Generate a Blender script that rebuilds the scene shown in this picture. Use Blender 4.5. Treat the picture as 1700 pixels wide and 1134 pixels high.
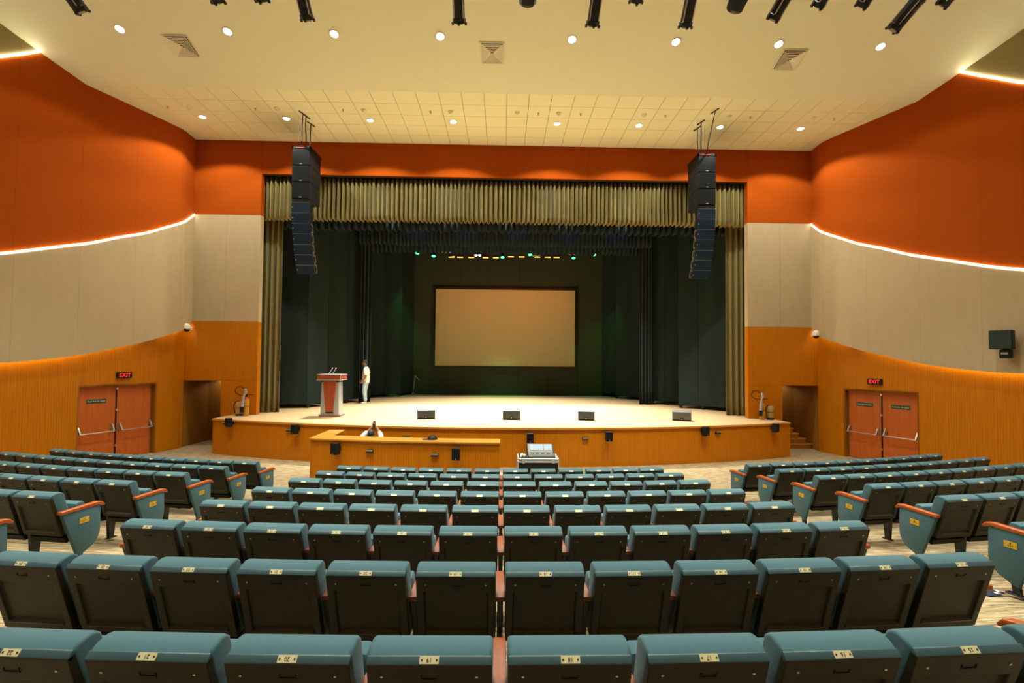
import bpy, bmesh, math, random
from mathutils import Vector, Matrix, Euler
from math import sin, cos, pi, radians, sqrt, atan2

# ------------------------------------------------------------------ scene, camera, world, light
for o in list(bpy.data.objects): bpy.data.objects.remove(o)
S = bpy.context.scene
C = S.collection
random.seed(7)

YAW, PITCH, ROLL, FPX, CYPX = .0202, .0275, .0094, 792.56, 580.41
fw = Vector((sin(YAW)*cos(PITCH), cos(YAW)*cos(PITCH), sin(PITCH)))
r0 = Vector((cos(YAW), -sin(YAW), 0)); u0 = r0.cross(fw)
rr = cos(ROLL)*r0 + sin(ROLL)*u0; uu = rr.cross(fw)
cd = bpy.data.cameras.new('camera'); cam = bpy.data.objects.new('camera', cd); C.objects.link(cam)
cam.matrix_world = Matrix(((rr.x, uu.x, -fw.x, 0), (rr.y, uu.y, -fw.y, 0), (rr.z, uu.z, -fw.z, 2.82), (0, 0, 0, 1)))
cd.sensor_width = 36; cd.lens = FPX*36/1700; cd.shift_y = (CYPX-567)/1700; cd.clip_start = .05; cd.clip_end = 200
S.camera = cam

W = bpy.data.worlds.new('world'); S.world = W; W.use_nodes = True
W.node_tree.nodes['Background'].inputs[0].default_value = (1, .9, .75, 1)
W.node_tree.nodes['Background'].inputs[1].default_value = 0.02
S.view_settings.view_transform = 'Standard'; S.view_settings.look = 'None'
S.view_settings.gamma = 1; S.view_settings.use_curve_mapping = False
S.view_settings.exposure = 0.2

WARM = (.97, 1.0, .84)
P_TILE = 370      # downlights in the tiled ceiling near the stage
P_SLOPE = 150     # downlights in the sloped plaster ceiling
P_HOUSE = 1000     # house downlights above the audience, behind the picture's top edge
P_STAGE = 4200    # white stage wash from the battens
P_ORANGE, P_GREEN = 150, 420
E_LED = 9.0      # wall light lines
E_COVE = 15.0     # concealed strip above the timber
E_TOPLED = 16.0

# ------------------------------------------------------------------ materials
def newmat(name):
    m = bpy.data.materials.new(name); m.use_nodes = True
    nt = m.node_tree; b = nt.nodes['Principled BSDF']
    return m, nt, b
def col(c): return (c[0], c[1], c[2], 1)
def pmat(name, c, rough=.6, metal=0., noise=None, c2=None, bump=0., scale=(1, 1, 1), coord='Object', detail=3, spec=.5, sheen=0):
    """principled material with an optional noise mix between two colours and fine relief"""
    m, nt, b = newmat(name)
    b.inputs['Base Color'].default_value = col(c); b.inputs['Roughness'].default_value = rough
    b.inputs['Metallic'].default_value = metal; b.inputs['Specular IOR Level'].default_value = spec
    if sheen: b.inputs['Sheen Weight'].default_value = sheen
    if noise:
        tc = nt.nodes.new('ShaderNodeTexCoord'); mp = nt.nodes.new('ShaderNodeMapping')
        mp.inputs['Scale'].default_value = scale
        nz = nt.nodes.new('ShaderNodeTexNoise'); nz.inputs['Scale'].default_value = noise; nz.inputs['Detail'].default_value = detail
        nt.links.new(tc.outputs[coord], mp.inputs[0]); nt.links.new(mp.outputs[0], nz.inputs['Vector'])
        if c2:
            rp = nt.nodes.new('ShaderNodeValToRGB')
            rp.color_ramp.elements[0].position = .35; rp.color_ramp.elements[1].position = .65
            rp.color_ramp.elements[0].color = col(c); rp.color_ramp.elements[1].color = col(c2)
            nt.links.new(nz.outputs['Fac'], rp.inputs[0]); nt.links.new(rp.outputs[0], b.inputs['Base Color'])
        if bump:
            bp = nt.nodes.new('ShaderNodeBump'); bp.inputs['Strength'].default_value = bump; bp.inputs['Distance'].default_value = .01
            nt.links.new(nz.outputs['Fac'], bp.inputs['Height']); nt.links.new(bp.outputs[0], b.inputs['Normal'])
    return m
def emat(name, c, s):
    m, nt, b = newmat(name)
    b.inputs['Base Color'].default_value = (0, 0, 0, 1)
    b.inputs['Emission Color'].default_value = col(c); b.inputs['Emission Strength'].default_value = s
    return m
def woodmat(name, c1, c2, pitch=.0, rough=.38, grain=(26, 1.1, 1), groove_shade=.45):
    """timber veneer; UV is in metres (u along the wall, v up); pitch = spacing of the milled grooves"""
    m, nt, b = newmat(name); N = nt.nodes; L = nt.links
    uv = N.new('ShaderNodeUVMap'); mp = N.new('ShaderNodeMapping'); mp.inputs['Scale'].default_value = grain
    L.new(uv.outputs[0], mp.inputs[0])
    nz = N.new('ShaderNodeTexNoise'); nz.inputs['Scale'].default_value = 1; nz.inputs['Detail'].default_value = 6; nz.inputs['Roughness'].default_value = .6
    L.new(mp.outputs[0], nz.inputs['Vector'])
    rp = N.new('ShaderNodeValToRGB'); rp.color_ramp.elements[0].position = .3; rp.color_ramp.elements[1].position = .7
    rp.color_ramp.elements[0].color = col(c1); rp.color_ramp.elements[1].color = col(c2)
    L.new(nz.outputs['Fac'], rp.inputs[0])
    b.inputs['Roughness'].default_value = rough; b.inputs['Specular IOR Level'].default_value = .22
    if pitch:
        sp = N.new('ShaderNodeSeparateXYZ'); L.new(uv.outputs[0], sp.inputs[0])
        a = N.new('ShaderNodeMath'); a.operation = 'DIVIDE'; a.inputs[1].default_value = pitch; L.new(sp.outputs[0], a.inputs[0])
        f = N.new('ShaderNodeMath'); f.operation = 'FRACT'; L.new(a.outputs[0], f.inputs[0])
        g = N.new('ShaderNodeMapRange'); g.inputs['From Min'].default_value = 0; g.inputs['From Max'].default_value = .16
        L.new(f.outputs[0], g.inputs['Value'])
        mx = N.new('ShaderNodeMix'); mx.data_type = 'RGBA'; mx.blend_type = 'MULTIPLY'; mx.inputs['Factor'].default_value = 1
        rp2 = N.new('ShaderNodeValToRGB'); rp2.color_ramp.elements[0].color = (groove_shade, groove_shade, groove_shade, 1); rp2.color_ramp.elements[1].color = (1, 1, 1, 1)  # shade in the milled grooves, multiplied into the timber colour
        L.new(g.outputs[0], rp2.inputs[0]); L.new(rp.outputs[0], mx.inputs['A']); L.new(rp2.outputs[0], mx.inputs['B'])
        L.new(mx.outputs['Result'], b.inputs['Base Color'])
        bp = N.new('ShaderNodeBump'); bp.inputs['Strength'].default_value = .5; bp.inputs['Distance'].default_value = .006
        L.new(g.outputs[0], bp.inputs['Height']); L.new(bp.outputs[0], b.inputs['Normal'])
    else:
        L.new(rp.outputs[0], b.inputs['Base Color'])
    return m

MT = {}
MT['plaster'] = pmat('ceiling_plaster', (.83, .85, .62), .85)
MT['tile'] = pmat('ceiling_tile', (.83, .84, .57), .85, noise=60, c2=(.81, .82, .55), bump=.05)
MT['tilegrid'] = pmat('ceiling_grid', (.13, .11, .06), .8)
MT['red'] = pmat('rust_fabric', (.355, .059, .001), .9, noise=900, c2=(.38, .065, .0015), bump=.15, scale=(1, 1, .4), spec=.12)
MT['beige'] = pmat('beige_fabric', (.46, .355, .215), .92, noise=6, c2=(.48, .37, .227), bump=.05, scale=(1, 1, .3), spec=.15)
MT['olive'] = pmat('olive_fabric', (.30, .235, .11), .92)
MT['wood'] = woodmat('slatted_timber', (.48, .146, .001), (.58, .188, .002), pitch=.056, groove_shade=.6)
MT['woodtop'] = woodmat('timber_ledge', (.56, .24, .035), (.62, .28, .05), 0, .3)
MT['door'] = woodmat('door_veneer', (.50, .105, .018), (.60, .15, .03), 0, .35, grain=(30, .9, 1))
MT['stagefloor'] = woodmat('stage_boards', (.50, .33, .17), (.58, .40, .23), 0, .42, grain=(1.6, 14, 1))
MT['steel'] = pmat('brushed_steel', (.62, .60, .55), .3, 1)
MT['black'] = pmat('black_plastic', (.010, .011, .011), .5, spec=.25)
MT['blackmetal'] = pmat('black_metal', (.015, .017, .02), .35, .3)
MT['grille'] = pmat('speaker_grille', (.009, .010, .012), .55, noise=400, c2=(.012, .014, .016), bump=.3, spec=.08)
MT['bluegrille'] = pmat('array_grille', (.012, .030, .062), .5, noise=300, c2=(.016, .038, .078), bump=.2, spec=.15)
MT['white'] = pmat('white_paint', (.78, .76, .72), .5)
MT['cream'] = pmat('cream_plastic', (.82, .78, .60), .5)
MT['bracket'] = pmat('worn_bracket', (.12, .11, .085), .5, .3)
MT['teal'] = pmat('teal_upholstery', (.0285, .094, .122), .8, noise=350, c2=(.0345, .106, .135), bump=.12, sheen=.15)
MT['shell'] = pmat('seat_back_shell', (.0135, .0125, .0050), .42, noise=9, c2=(.0200, .0185, .0070), bump=.03, detail=5, spec=.28)
MT['ledge'] = pmat('shell_ledge_highlight', (.045, .042, .03), .35)  # lighter than the shell: the ledge's highlight put into its colour
MT['strip'] = pmat('seat_back_top_strip', (.032, .07, .085), .38)
MT['arm'] = pmat('mahogany_arm', (.20, .052, .022), .38, noise=30, c2=(.26, .07, .03), scale=(1, .15, 1))
MT['endarm'] = pmat('polished_arm', (.34, .068, .012), .28, noise=30, c2=(.40, .085, .017), scale=(1, .15, 1))
MT['brassplate'] = pmat('seat_number_plate', (.68, .60, .36), .35, .2)
MT['yellow'] = pmat('row_plate', (.62, .38, .02), .4)
MT['ink'] = pmat('ink', (.02, .02, .02), .6)
MT['gold'] = pmat('gold_drape', (.205, .160, .055), .8, noise=120, c2=(.235, .185, .066), sheen=.1, spec=.1)
MT['velvet'] = pmat('black_velvet', (.017, .027, .031), .8, sheen=.08, spec=.06)
MT['flat'] = pmat('black_flat_cloth', (.016, .0245, .0225), .85, noise=2, c2=(.021, .0315, .029), scale=(1, 1, .2), spec=.06)
MT['backcloth'] = pmat('stage_back_wall', (.044, .052, .032), .9, spec=.06)
MT['screen'] = pmat('projection_screen', (.44, .37, .19), .8)
MT['red_lacquer'] = pmat('lectern_veneer', (.30, .055, .02), .25, noise=14, c2=(.36, .075, .03), scale=(3, 3, .4))
MT['silver'] = pmat('silver_paint', (.40, .44, .47), .35, .3)
MT['skin'] = pmat('skin', (.30, .15, .085), .55)
MT['shirt'] = pmat('white_shirt', (.78, .77, .73), .8)
MT['denim'] = pmat('washed_denim', (.33, .42, .48), .85, noise=20, c2=(.42, .51, .56))
MT['hair'] = pmat('dark_hair', (.02, .016, .013), .6)
MT['cap'] = pmat('dark_green_cap', (.03, .06, .045), .8)
MT['ochre'] = pmat('extinguisher_timber_reflection', (.50, .23, .015), .35)  # ochre is the timber's reflection put into the cylinder colour
MT['khaki'] = pmat('extinguisher_khaki', (.42, .27, .085), .5)
MT['redpaint'] = pmat('red_paint', (.55, .06, .03), .4)
MT['green_sign'] = pmat('green_sign', (.01, .07, .035), .5)
MT['signwhite'] = pmat('sign_lettering', (.8, .8, .75), .5)
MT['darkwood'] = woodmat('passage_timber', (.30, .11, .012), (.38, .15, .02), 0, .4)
MT['dark'] = pmat('dark_void', (.02, .018, .015), .9)
MT['lamp'] = emat('downlight_lens', (1, .95, .82), 60)
MT['led'] = emat('led_line', (1, .88, .66), E_LED)
MT['topled'] = emat('led_line_upper', (1, .90, .62), E_TOPLED)
MT['cove'] = emat('cove_strip', (1, .84, .40), E_COVE)
MT['exitred'] = emat('exit_letters', (1, .015, .02), 1.6)
MT['orangelens'] = emat('orange_lens', (1, .22, .03), 8)
MT['greenlens'] = emat('green_lens', (.03, 1, .22), 9)
MT['purplelens'] = emat('purple_lens', (.25, .08, 1), 3)
MT['warmlens'] = emat('warm_lens', (1, .9, .7), 14)
MT['glass'] = pmat('lens_glass', (.30, .28, .22), .12)
MT['screenlit'] = emat('mixer_screen', (.50, .66, .80), .75)
MT['mixerblue'] = emat('mixer_faders', (.10, .28, .42), .7)

def carpetmat():
    m, nt, b = newmat('striped_carpet'); N = nt.nodes; L = nt.links
    tc = N.new('ShaderNodeTexCoord'); mp = N.new('ShaderNodeMapping'); mp.inputs['Scale'].default_value = (4.0, 62, 1)
    L.new(tc.outputs['Object'], mp.inputs[0])
    nz = N.new('ShaderNodeTexNoise'); nz.inputs['Scale'].default_value = 1; nz.inputs['Detail'].default_value = 5; nz.inputs['Roughness'].default_value = .65
    nz.inputs['Distortion'].default_value = .6
    L.new(mp.outputs[0], nz.inputs['Vector'])
    rp = N.new('ShaderNodeValToRGB'); e = rp.color_ramp.elements
    e[0].position = .37; e[0].color = (.085, .053, .027, 1); e[1].position = .63; e[1].color = (.52, .41, .265, 1)
    x = e.new(.47); x.color = (.28, .20, .11, 1); x = e.new(.55); x.color = (.37, .28, .17, 1)
    L.new(nz.outputs['Fac'], rp.inputs[0]); L.new(rp.outputs[0], b.inputs['Base Color'])
    b.inputs['Roughness'].default_value = .95; b.inputs['Specular IOR Level'].default_value = .1
    bp = N.new('ShaderNodeBump'); bp.inputs['Strength'].default_value = .25; bp.inputs['Distance'].default_value = .01
    L.new(nz.outputs['Fac'], bp.inputs['Height']); L.new(bp.outputs[0], b.inputs['Normal'])
    return m
MT['carpet'] = carpetmat()

# ------------------------------------------------------------------ mesh helpers
class MB:
    """collects shapes into one mesh"""
    def __init__(s): s.v = []; s.f = []; s.uv = {}
    def add(s, vs, fs, uv=None):
        n = len(s.v); s.v += [tuple(p) for p in vs]
        for f in fs: s.f.append(tuple(i+n for i in f))
        if uv:
            for i, t in enumerate(uv): s.uv[n+i] = t
        return s
    def box(s, c, d, rot=None, taper=None):
        x, y, z = d[0]/2, d[1]/2, d[2]/2; t = taper or (1, 1)
        vs = [Vector((sx*x*(t[0] if sz > 0 else 1), sy*y*(t[1] if sz > 0 else 1), sz*z)) for sz in (-1, 1) for sx, sy in ((-1, -1), (1, -1), (1, 1), (-1, 1))]
        if rot is not None:
            R = Euler(rot).to_matrix(); vs = [R @ v for v in vs]
        vs = [v+Vector(c) for v in vs]
        return s.add(vs, [(3, 2, 1, 0), (4, 5, 6, 7), (0, 1, 5, 4), (1, 2, 6, 5), (2, 3, 7, 6), (3, 0, 4, 7)])
    def span(s, a, b):
        return s.box([(a[i]+b[i])/2 for i in range(3)], [abs(b[i]-a[i]) for i in range(3)])
    def prism(s, prof, x0, x1, axis='x', m=None):
        """closed profile extruded: axis x -> profile is (y, z); y -> (x, z); z -> (x, y)"""
        def put(p, t): return {'x': (t, p[0], p[1]), 'y': (p[0], t, p[1]), 'z': (p[0], p[1], t)}[axis]
        n = len(prof); vs = [Vector(put(p, t)) for t in (x0, x1) for p in prof]
        if m is not None: vs = [m @ v for v in vs]
        fs = [tuple(range(n-1, -1, -1)), tuple(range(n, 2*n))]+[(i, (i+1) % n, n+(i+1) % n, n+i) for i in range(n)]
        return s.add(vs, fs)
    def tube(s, pts, r, n=8, caps=True):
        pts = [Vector(p) for p in pts]; rs = r if isinstance(r, (list, tuple)) else [r]*len(pts)
        vs = []; up = None
        for i, p in enumerate(pts):
            t = (pts[min(i+1, len(pts)-1)]-pts[max(i-1, 0)]).normalized()
            a = up if up is not None else (Vector((0, 0, 1)) if abs(t.z) < .9 else Vector((1, 0, 0)))
            u = (a-t*a.dot(t)).normalized(); w = t.cross(u); up = u
            vs += [p+rs[i]*(cos(2*pi*k/n)*u+sin(2*pi*k/n)*w) for k in range(n)]
        fs = [(i*n+k, i*n+(k+1) % n, (i+1)*n+(k+1) % n, (i+1)*n+k) for i in range(len(pts)-1) for k in range(n)]
        if caps: fs += [tuple(range(n-1, -1, -1)), tuple(range((len(pts)-1)*n, len(pts)*n))]
        return s.add(vs, fs)
    def lathe(s, prof, n=20, m=None, c=(0, 0, 0)):
        """profile (r, z) turned about z"""
        vs = []
        for r, z in prof: vs += [Vector((max(r, 1e-4)*cos(2*pi*k/n), max(r, 1e-4)*sin(2*pi*k/n), z)) for k in range(n)]
        if m is not None: vs = [m @ v for v in vs]
        vs = [v+Vector(c) for v in vs]; q = len(prof)
        fs = [(i*n+k, i*n+(k+1) % n, (i+1)*n+(k+1) % n, (i+1)*n+k) for i in range(q-1) for k in range(n)]
        fs += [tuple(range(n-1, -1, -1)), tuple(range((q-1)*n, q*n))]
        return s.add(vs, fs)
    def sphere(s, c, r, n=14, k=9, sc=(1, 1, 1)):
        prof = [(sin(pi*i/k), -cos(pi*i/k)) for i in range(k+1)]
        m = Matrix.Diagonal((r*sc[0], r*sc[1], r*sc[2])).to_3x3()
        return s.lathe(prof, n, m, c)
    def mesh(s, name, bevel=0, smooth=False, segs=2, angle=35):
        me = bpy.data.meshes.new(name); me.from_pydata(s.v, [], s.f)
        if s.uv:
            lay = me.uv_layers.new(name='UVMap')
            for l in me.loops: lay.data[l.index].uv = s.uv.get(l.vertex_index, (0, 0))
        bm = bmesh.new(); bm.from_mesh(me)
        bmesh.ops.recalc_face_normals(bm, faces=bm.faces)
        if bevel:
            es = [e for e in bm.edges if len(e.link_faces) == 2 and e.calc_face_angle(0) > radians(angle)]
            bmesh.ops.bevel(bm, geom=es, offset=bevel, segments=segs, affect='EDGES', clamp_overlap=True, profile=.5)
        bm.to_mesh(me); bm.free()
        if not me.uv_layers:       # metric UV: u along the horizontal, v up
            lay = me.uv_layers.new(name='UVMap')
            for p in me.polygons:
                n = p.normal
                for li in p.loop_indices:
                    co = me.vertices[me.loops[li].vertex_index].co
                    lay.data[li].uv = (co.x, co.y) if abs(n.z) > .7 else ((co.x, co.z) if abs(n.y) > abs(n.x) else (co.y, co.z))
        if smooth:
            me.polygons.foreach_set('use_smooth', [True]*len(me.polygons))
            try: me.set_sharp_from_angle(angle=radians(40))
            except Exception: pass
        return me
    def build(s, name, mat, parent=None, bevel=0, smooth=False, loc=None, rot=None, segs=2):
        return link(name, s.mesh(name, bevel, smooth, segs), mat, parent, loc, rot)
def link(name, me, mat=None, parent=None, loc=None, rot=None):
    o = bpy.data.objects.new(name, me); C.objects.link(o)
    if mat is not None and len(me.materials) == 0: me.materials.append(MT[mat] if isinstance(mat, str) else mat)
    if parent is not None: o.parent = parent
    if loc is not None: o.location = loc
    if rot is not None: o.rotation_euler = rot
    return o
def tag(o, label, cat, group=None, kind=None):
    o['label'] = label
    if cat: o['category'] = cat
    if group: o['group'] = group
    if kind: o['kind'] = kind
    return o
def thing(name, label, cat, loc=(0, 0, 0), rot=(0, 0, 0), group=None):
    o = bpy.data.objects.new(name, None); C.objects.link(o); o.empty_display_size = .1
    o.location = loc; o.rotation_euler = rot
    return tag(o, label, cat, group)
def struct(o, label=None):
    o['kind'] = 'structure'
    if label: o['label'] = label
    return o
def text_mesh(txt, size, depth=.001):
    cu = bpy.data.curves.new('lettering', 'FONT'); cu.body = txt; cu.size = size; cu.extrude = depth
    cu.align_x = 'CENTER'; cu.align_y = 'CENTER'; cu.resolution_u = 2
    t = bpy.data.objects.new('t', cu); C.objects.link(t)
    bpy.context.view_layer.update()
    me = bpy.data.meshes.new_from_object(t.evaluated_get(bpy.context.evaluated_depsgraph_get()))
    bpy.data.objects.remove(t); bpy.data.curves.remove(cu); me.name = 'lettering'
    return me
def spot(name, loc, target, power, size, blend=.15, color=WARM, radius=.06, parent=None):
    ld = bpy.data.lights.new(name, 'SPOT'); ld.energy = power; ld.spot_size = size; ld.spot_blend = blend
    ld.color = color; ld.shadow_soft_size = radius
    o = bpy.data.objects.new(name, ld); C.objects.link(o)
    d = Vector(target)-Vector(loc)
    o.rotation_euler = d.to_track_quat('-Z', 'Y').to_euler()
    if parent is not None:
        o.parent = parent; o.location = Vector(loc)-parent.location
    else: o.location = loc
    return o
def smoothf(pts):
    """monotone piecewise cubic through (t, v) pairs"""
    pts = sorted(pts)
    def f(t):
        if t <= pts[0][0]: return pts[0][1]
        if t >= pts[-1][0]: return pts[-1][1]
        for i in range(len(pts)-1):
            if t <= pts[i+1][0]: break
        (a, va), (b, vb) = pts[i], pts[i+1]
        def sl(j):
            if j <= 0: return (pts[1][1]-pts[0][1])/(pts[1][0]-pts[0][0])
            if j >= len(pts)-1: return (pts[-1][1]-pts[-2][1])/(pts[-1][0]-pts[-2][0])
            return (pts[j+1][1]-pts[j-1][1])/(pts[j+1][0]-pts[j-1][0])
        h = b-a; k = (t-a)/h
        return (2*k**3-3*k*k+1)*va+(k**3-2*k*k+k)*h*sl(i)+(-2*k**3+3*k*k)*vb+(k**3-k*k)*h*sl(i+1)
    return f
ORD = ['first', 'second', 'third', 'fourth', 'fifth', 'sixth', 'seventh', 'eighth', 'ninth', 'tenth', 'eleventh', 'twelfth']

# ------------------------------------------------------------------ layout numbers (metres)
XC = .1                      # axis of the hall
YW = 15.64                   # face of the proscenium wall
ZC = 10.014                  # tiled ceiling
ZS = 1.057                   # stage floor
YT = YW-5*.613               # where tiles meet plaster
MS = .309                    # fall of the plaster ceiling towards the stage
YC = 32.881                  # seat rows are arcs about (0, YC)
YBACK = -4.0
def row_R(i): return YC-(1.8231+1.0294*(i-1))
def row_z(i): return 1.7044-.1323*(i-1)
SEAT_H = .789
planf = smoothf([(15.64, 10.19), (15.3, 10.16), (14.95, 10.15), (13.72, 10.62), (12.6, 11.08), (11.66, 11.46), (10.7, 11.8), (9, 12.3), (6, 12.9), (2, 13.2), (-4, 13.3)])
woodf_ = smoothf([(15.64, 10.37), (15.2, 10.41), (13.9, 10.88), (12.65, 11.33), (11.66, 11.71), (10.7, 12.05), (9, 12.55), (6, 13.15), (2, 13.45), (-4, 13.55)])
def woodf(y):
    if 12.65 <= y <= 15.2: return 10.41+(15.2-y)*(11.33-10.41)/(15.2-12.65)
    return woodf_(y)
z_bw = smoothf([(15.64, 4.08), (15.17, 3.76), (14.87, 3.64), (14.42, 3.47), (13.97, 3.30), (13.39, 3.13), (12.8, 2.96), (12.25, 2.84), (11.7, 2.755), (11.2, 2.70), (10.68, 2.68), (9, 2.64), (6, 2.62), (-4, 2.6)])
z_rb = smoothf([(15.64, 7.56), (15.365, 7.35), (15.0, 7.1), (14.39, 6.73), (13.98, 6.48), (13.36, 6.19), (12.76, 5.88), (12.2, 5.65), (11.5, 5.36), (11.14, 5.22), (10.64, 5.06), (9, 4.7), (6, 4.3), (-4, 4.1)])
z_or = smoothf([(11.72, 10.34), (11.36, 10.02), (11.02, 9.74), (10.58, 9.38), (9, 8.4), (6, 7.6), (-4, 7.0)])
def ceil_z(y):
    if y >= YT: return ZC
    return ZC+MS*(YT-max(y, 5.0))

# ------------------------------------------------------------------ floor (carpet, raked in rings)
def floor_z(x, y):
    R = sqrt(x*x+(YC-y)**2)
    zc = max(0, .1285*(R-23.90))
    ax = abs(x-.07); s = max(0, ax-5.05)
    Rq = YC-.1417-(y-s*sin(.1536+.0184*s))+.49
    zs = max(0, .1285*(Rq-23.85)+.037-.012)
    k = min(1, max(0, (ax-3.5)/1.3)); k = k*k*(3-2*k)
    return zc*(1-k)+zs*k
b = MB(); nx, ny = 96, 100
xs = [-14.4+28.8*i/nx for i in range(nx+1)]; ys = [YBACK-.2+(23.2)*j/ny for j in range(ny+1)]
b.add([(x, y, floor_z(x, y)) for y in ys for x in xs], [(j*(nx+1)+i, j*(nx+1)+i+1, (j+1)*(nx+1)+i+1, (j+1)*(nx+1)+i) for j in range(ny) for i in range(nx)])
floor = struct(b.build('floor', 'carpet', smooth=True), 'brown and beige streaked carpet on the raked floor')

# ------------------------------------------------------------------ ceiling
b = MB()
prof = [(YW+.5, ZC+.035), (YT, ZC+.035), (YT, ZC), (5.0, ceil_z(5.0)), (YBACK-.3, ceil_z(5.0)), (YBACK-.3, ceil_z(5.0)+.2), (5.0, ceil_z(5.0)+.25), (YT, ZC+.3), (YW+.5, ZC+.3)]
b.prism(prof, -14.5, 14.5)
ceiling = struct(b.build('ceiling', 'plaster'), 'cream plaster ceiling sloping down to the stage')
g = MB(); g.span((-12.2, YT, ZC+.018), (12.2, YW+.3, ZC+.034)); g.build('tile_grid', 'tilegrid', ceiling)
tm = MB().box((0, 0, 0), (.603, .603, .014)).mesh('ceiling_tile', bevel=.0035, segs=1)
for r_ in range(5):
    for k in range(-20, 20):
        x = .052+(k+.5)*.613; y = YW-(r_+.5)*.613
        if abs(x-XC)-.31 < planf(y)+.1:
            link('ceiling_tile', tm, 'tile', ceiling, (x, y, ZC+.009))

# ------------------------------------------------------------------ side walls: curved skins in panels
def skin(sgn, f, z0, z1, ya, yb, off, thick, mat, name, parent, gap=.0012, step=.16):
    """curved wall panel between plan positions ya > yb; off > 0 stands proud of the plan line"""
    ya -= gap; yb += gap
    n = max(2, int((ya-yb)/step)); rows = []; u = 0; last = None; m = MB()
    for i in range(n+1):
        y = ya+(yb-ya)*i/n; x = f(y); d = (f(y+.01)-f(y-.01))/.02
        nrm = Vector((-1, -(-d))).normalized() if False else Vector((-1, d)).normalized()   # towards the hall (for the right side)
        if last is not None: u += sqrt((x-last[0])**2+(y-last[1])**2)
        last = (x, y); a, c = z0(y), z1(y)
        fx, fy = x+nrm.x*off, y+nrm.y*off; bx_, by_ = fx-nrm.x*thick, fy-nrm.y*thick
        rows.append((fx, fy, bx_, by_, a, c, u+ya*3.7))
    vs = []; uv = []
    for fx, fy, bx_, by_, a, c, w in rows:
        for X, Y, Z in ((fx, fy, a), (fx, fy, c), (bx_, by_, c), (bx_, by_, a)):
            vs.append((XC+sgn*X, Y, Z)); uv.append((w, Z))
    fs = []
    for i in range(n):
        A, B = 4*i, 4*i+4
        for k in range(4):
            q = (A+k, A+(k+1) % 4, B+(k+1) % 4, B+k); fs.append(q if sgn > 0 else q[::-1])
    e0 = (3, 2, 1, 0); e1 = tuple(4*n+k for k in (0, 1, 2, 3))
    fs += [e0, e1] if sgn > 0 else [e0[::-1], e1[::-1]]
    m.add(vs, fs, uv); return m.build(name, mat, parent)
const = lambda v: (lambda y: v)
DOOR_Y = (14.70, 12.86); DOOR_Z = 2.07
SEAMS = [15.64, 14.95, 13.75, 12.55, 11.35, 10.15, 8.6, 6.5, 4.0, 1.5, -1.2, -4.0]
for sgn, side in ((-1, 'left'), (1, 'right')):
    bk = MB(); n = 40; vs = []
    for i in range(n+1):
        y = YW+.4+(YBACK-YW-.4)*i/n; X = woodf(min(y, 15.64))+(1.9 if y > 12.4 else .5)
        vs += [(XC+sgn*X, y, -.3), (XC+sgn*X, y, 13.2)]
    bk.add(vs, [(2*i, 2*i+1, 2*i+3, 2*i+2) for i in range(n)])
    wall = struct(bk.build('wall_'+side, 'dark'), 'curved %s side wall with timber, beige and rust fabric bands' % side)
    for ya, yb in zip(SEAMS, SEAMS[1:]):
        skin(sgn, planf, lambda y: z_rb(y), lambda y: min(ceil_z(y)+.02, z_or(y)) if y < 11.72 else ceil_z(y)+.02, ya, yb, 0, .06, 'red', 'rust_panel', wall)
        if yb < 11.5:
            ya2 = min(ya, 11.72)
            skin(sgn, planf, lambda y: z_or(y)+.03, lambda y: max(z_or(y)+.04, ceil_z(y)+.02), ya2, yb, .0, .06, 'olive', 'olive_panel', wall)
        skin(sgn, planf, lambda y: z_bw(y), lambda y: z_rb(y), ya, yb, .03, .07, 'beige', 'beige_panel', wall)
    # soffit closing the space behind the beige skin
    skin(sgn, planf, lambda y: z_bw(y)+.10, lambda y: z_bw(y)+.14, YW, YBACK, -.03, .6, 'beige', 'soffit', wall)
    # timber below, with the exit doorway left open
    wt = lambda y: z_bw(y)+.2
    WS = [15.64, 15.2, DOOR_Y[0]]
    for ya, yb in zip(WS, WS[1:]): skin(sgn, woodf, const(-.05), wt, ya, yb, 0, .05, 'wood', 'timber_panel', wall, gap=.001)
    skin(sgn, woodf, const(DOOR_Z), wt, *DOOR_Y, 0, .05, 'wood', 'timber_panel', wall, gap=.001)
    WS = [DOOR_Y[1], 11.66, 10.4, 9, 7, 4.5, 2, -1, -4]
    for ya, yb in zip(WS, WS[1:]): skin(sgn, woodf, const(-.05), wt, ya, yb, 0, .05, 'wood', 'timber_panel', wall, gap=.001)
    nm = 'left' if sgn < 0 else 'right'
    o = skin(sgn, planf, lambda y: z_rb(y)-.028, lambda y: z_rb(y)+.028, YW-.03, YBACK, .04, .02, 'led', 'led_line', None)
    tag(o, 'glowing white light line between rust and beige bands on the %s wall' % nm, 'light strip', 'wall light lines')
    o = skin(sgn, planf, lambda y: z_or(y)-.03, lambda y: z_or(y)+.03, 11.72, YBACK, .03, .02, 'topled', 'led_line', None)
    tag(o, 'glowing white light line under the olive band high on the %s wall' % nm, 'light strip', 'wall light lines')
    o = skin(sgn, woodf, lambda y: z_bw(y)+.055, lambda y: z_bw(y)+.085, YW-.1, YBACK, .14, .03, 'cove', 'cove_light_strip', None)
    tag(o, 'concealed warm strip washing the timber below the beige band, %s wall' % nm, 'light strip', 'concealed cove strips')

# wall behind the camera
b = MB(); b.span((-14.4, YBACK-.3, 0), (14.4, YBACK, 13.2)); struct(b.build('wall_back', 'beige'), 'plain wall at the rear of the hall')

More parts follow.
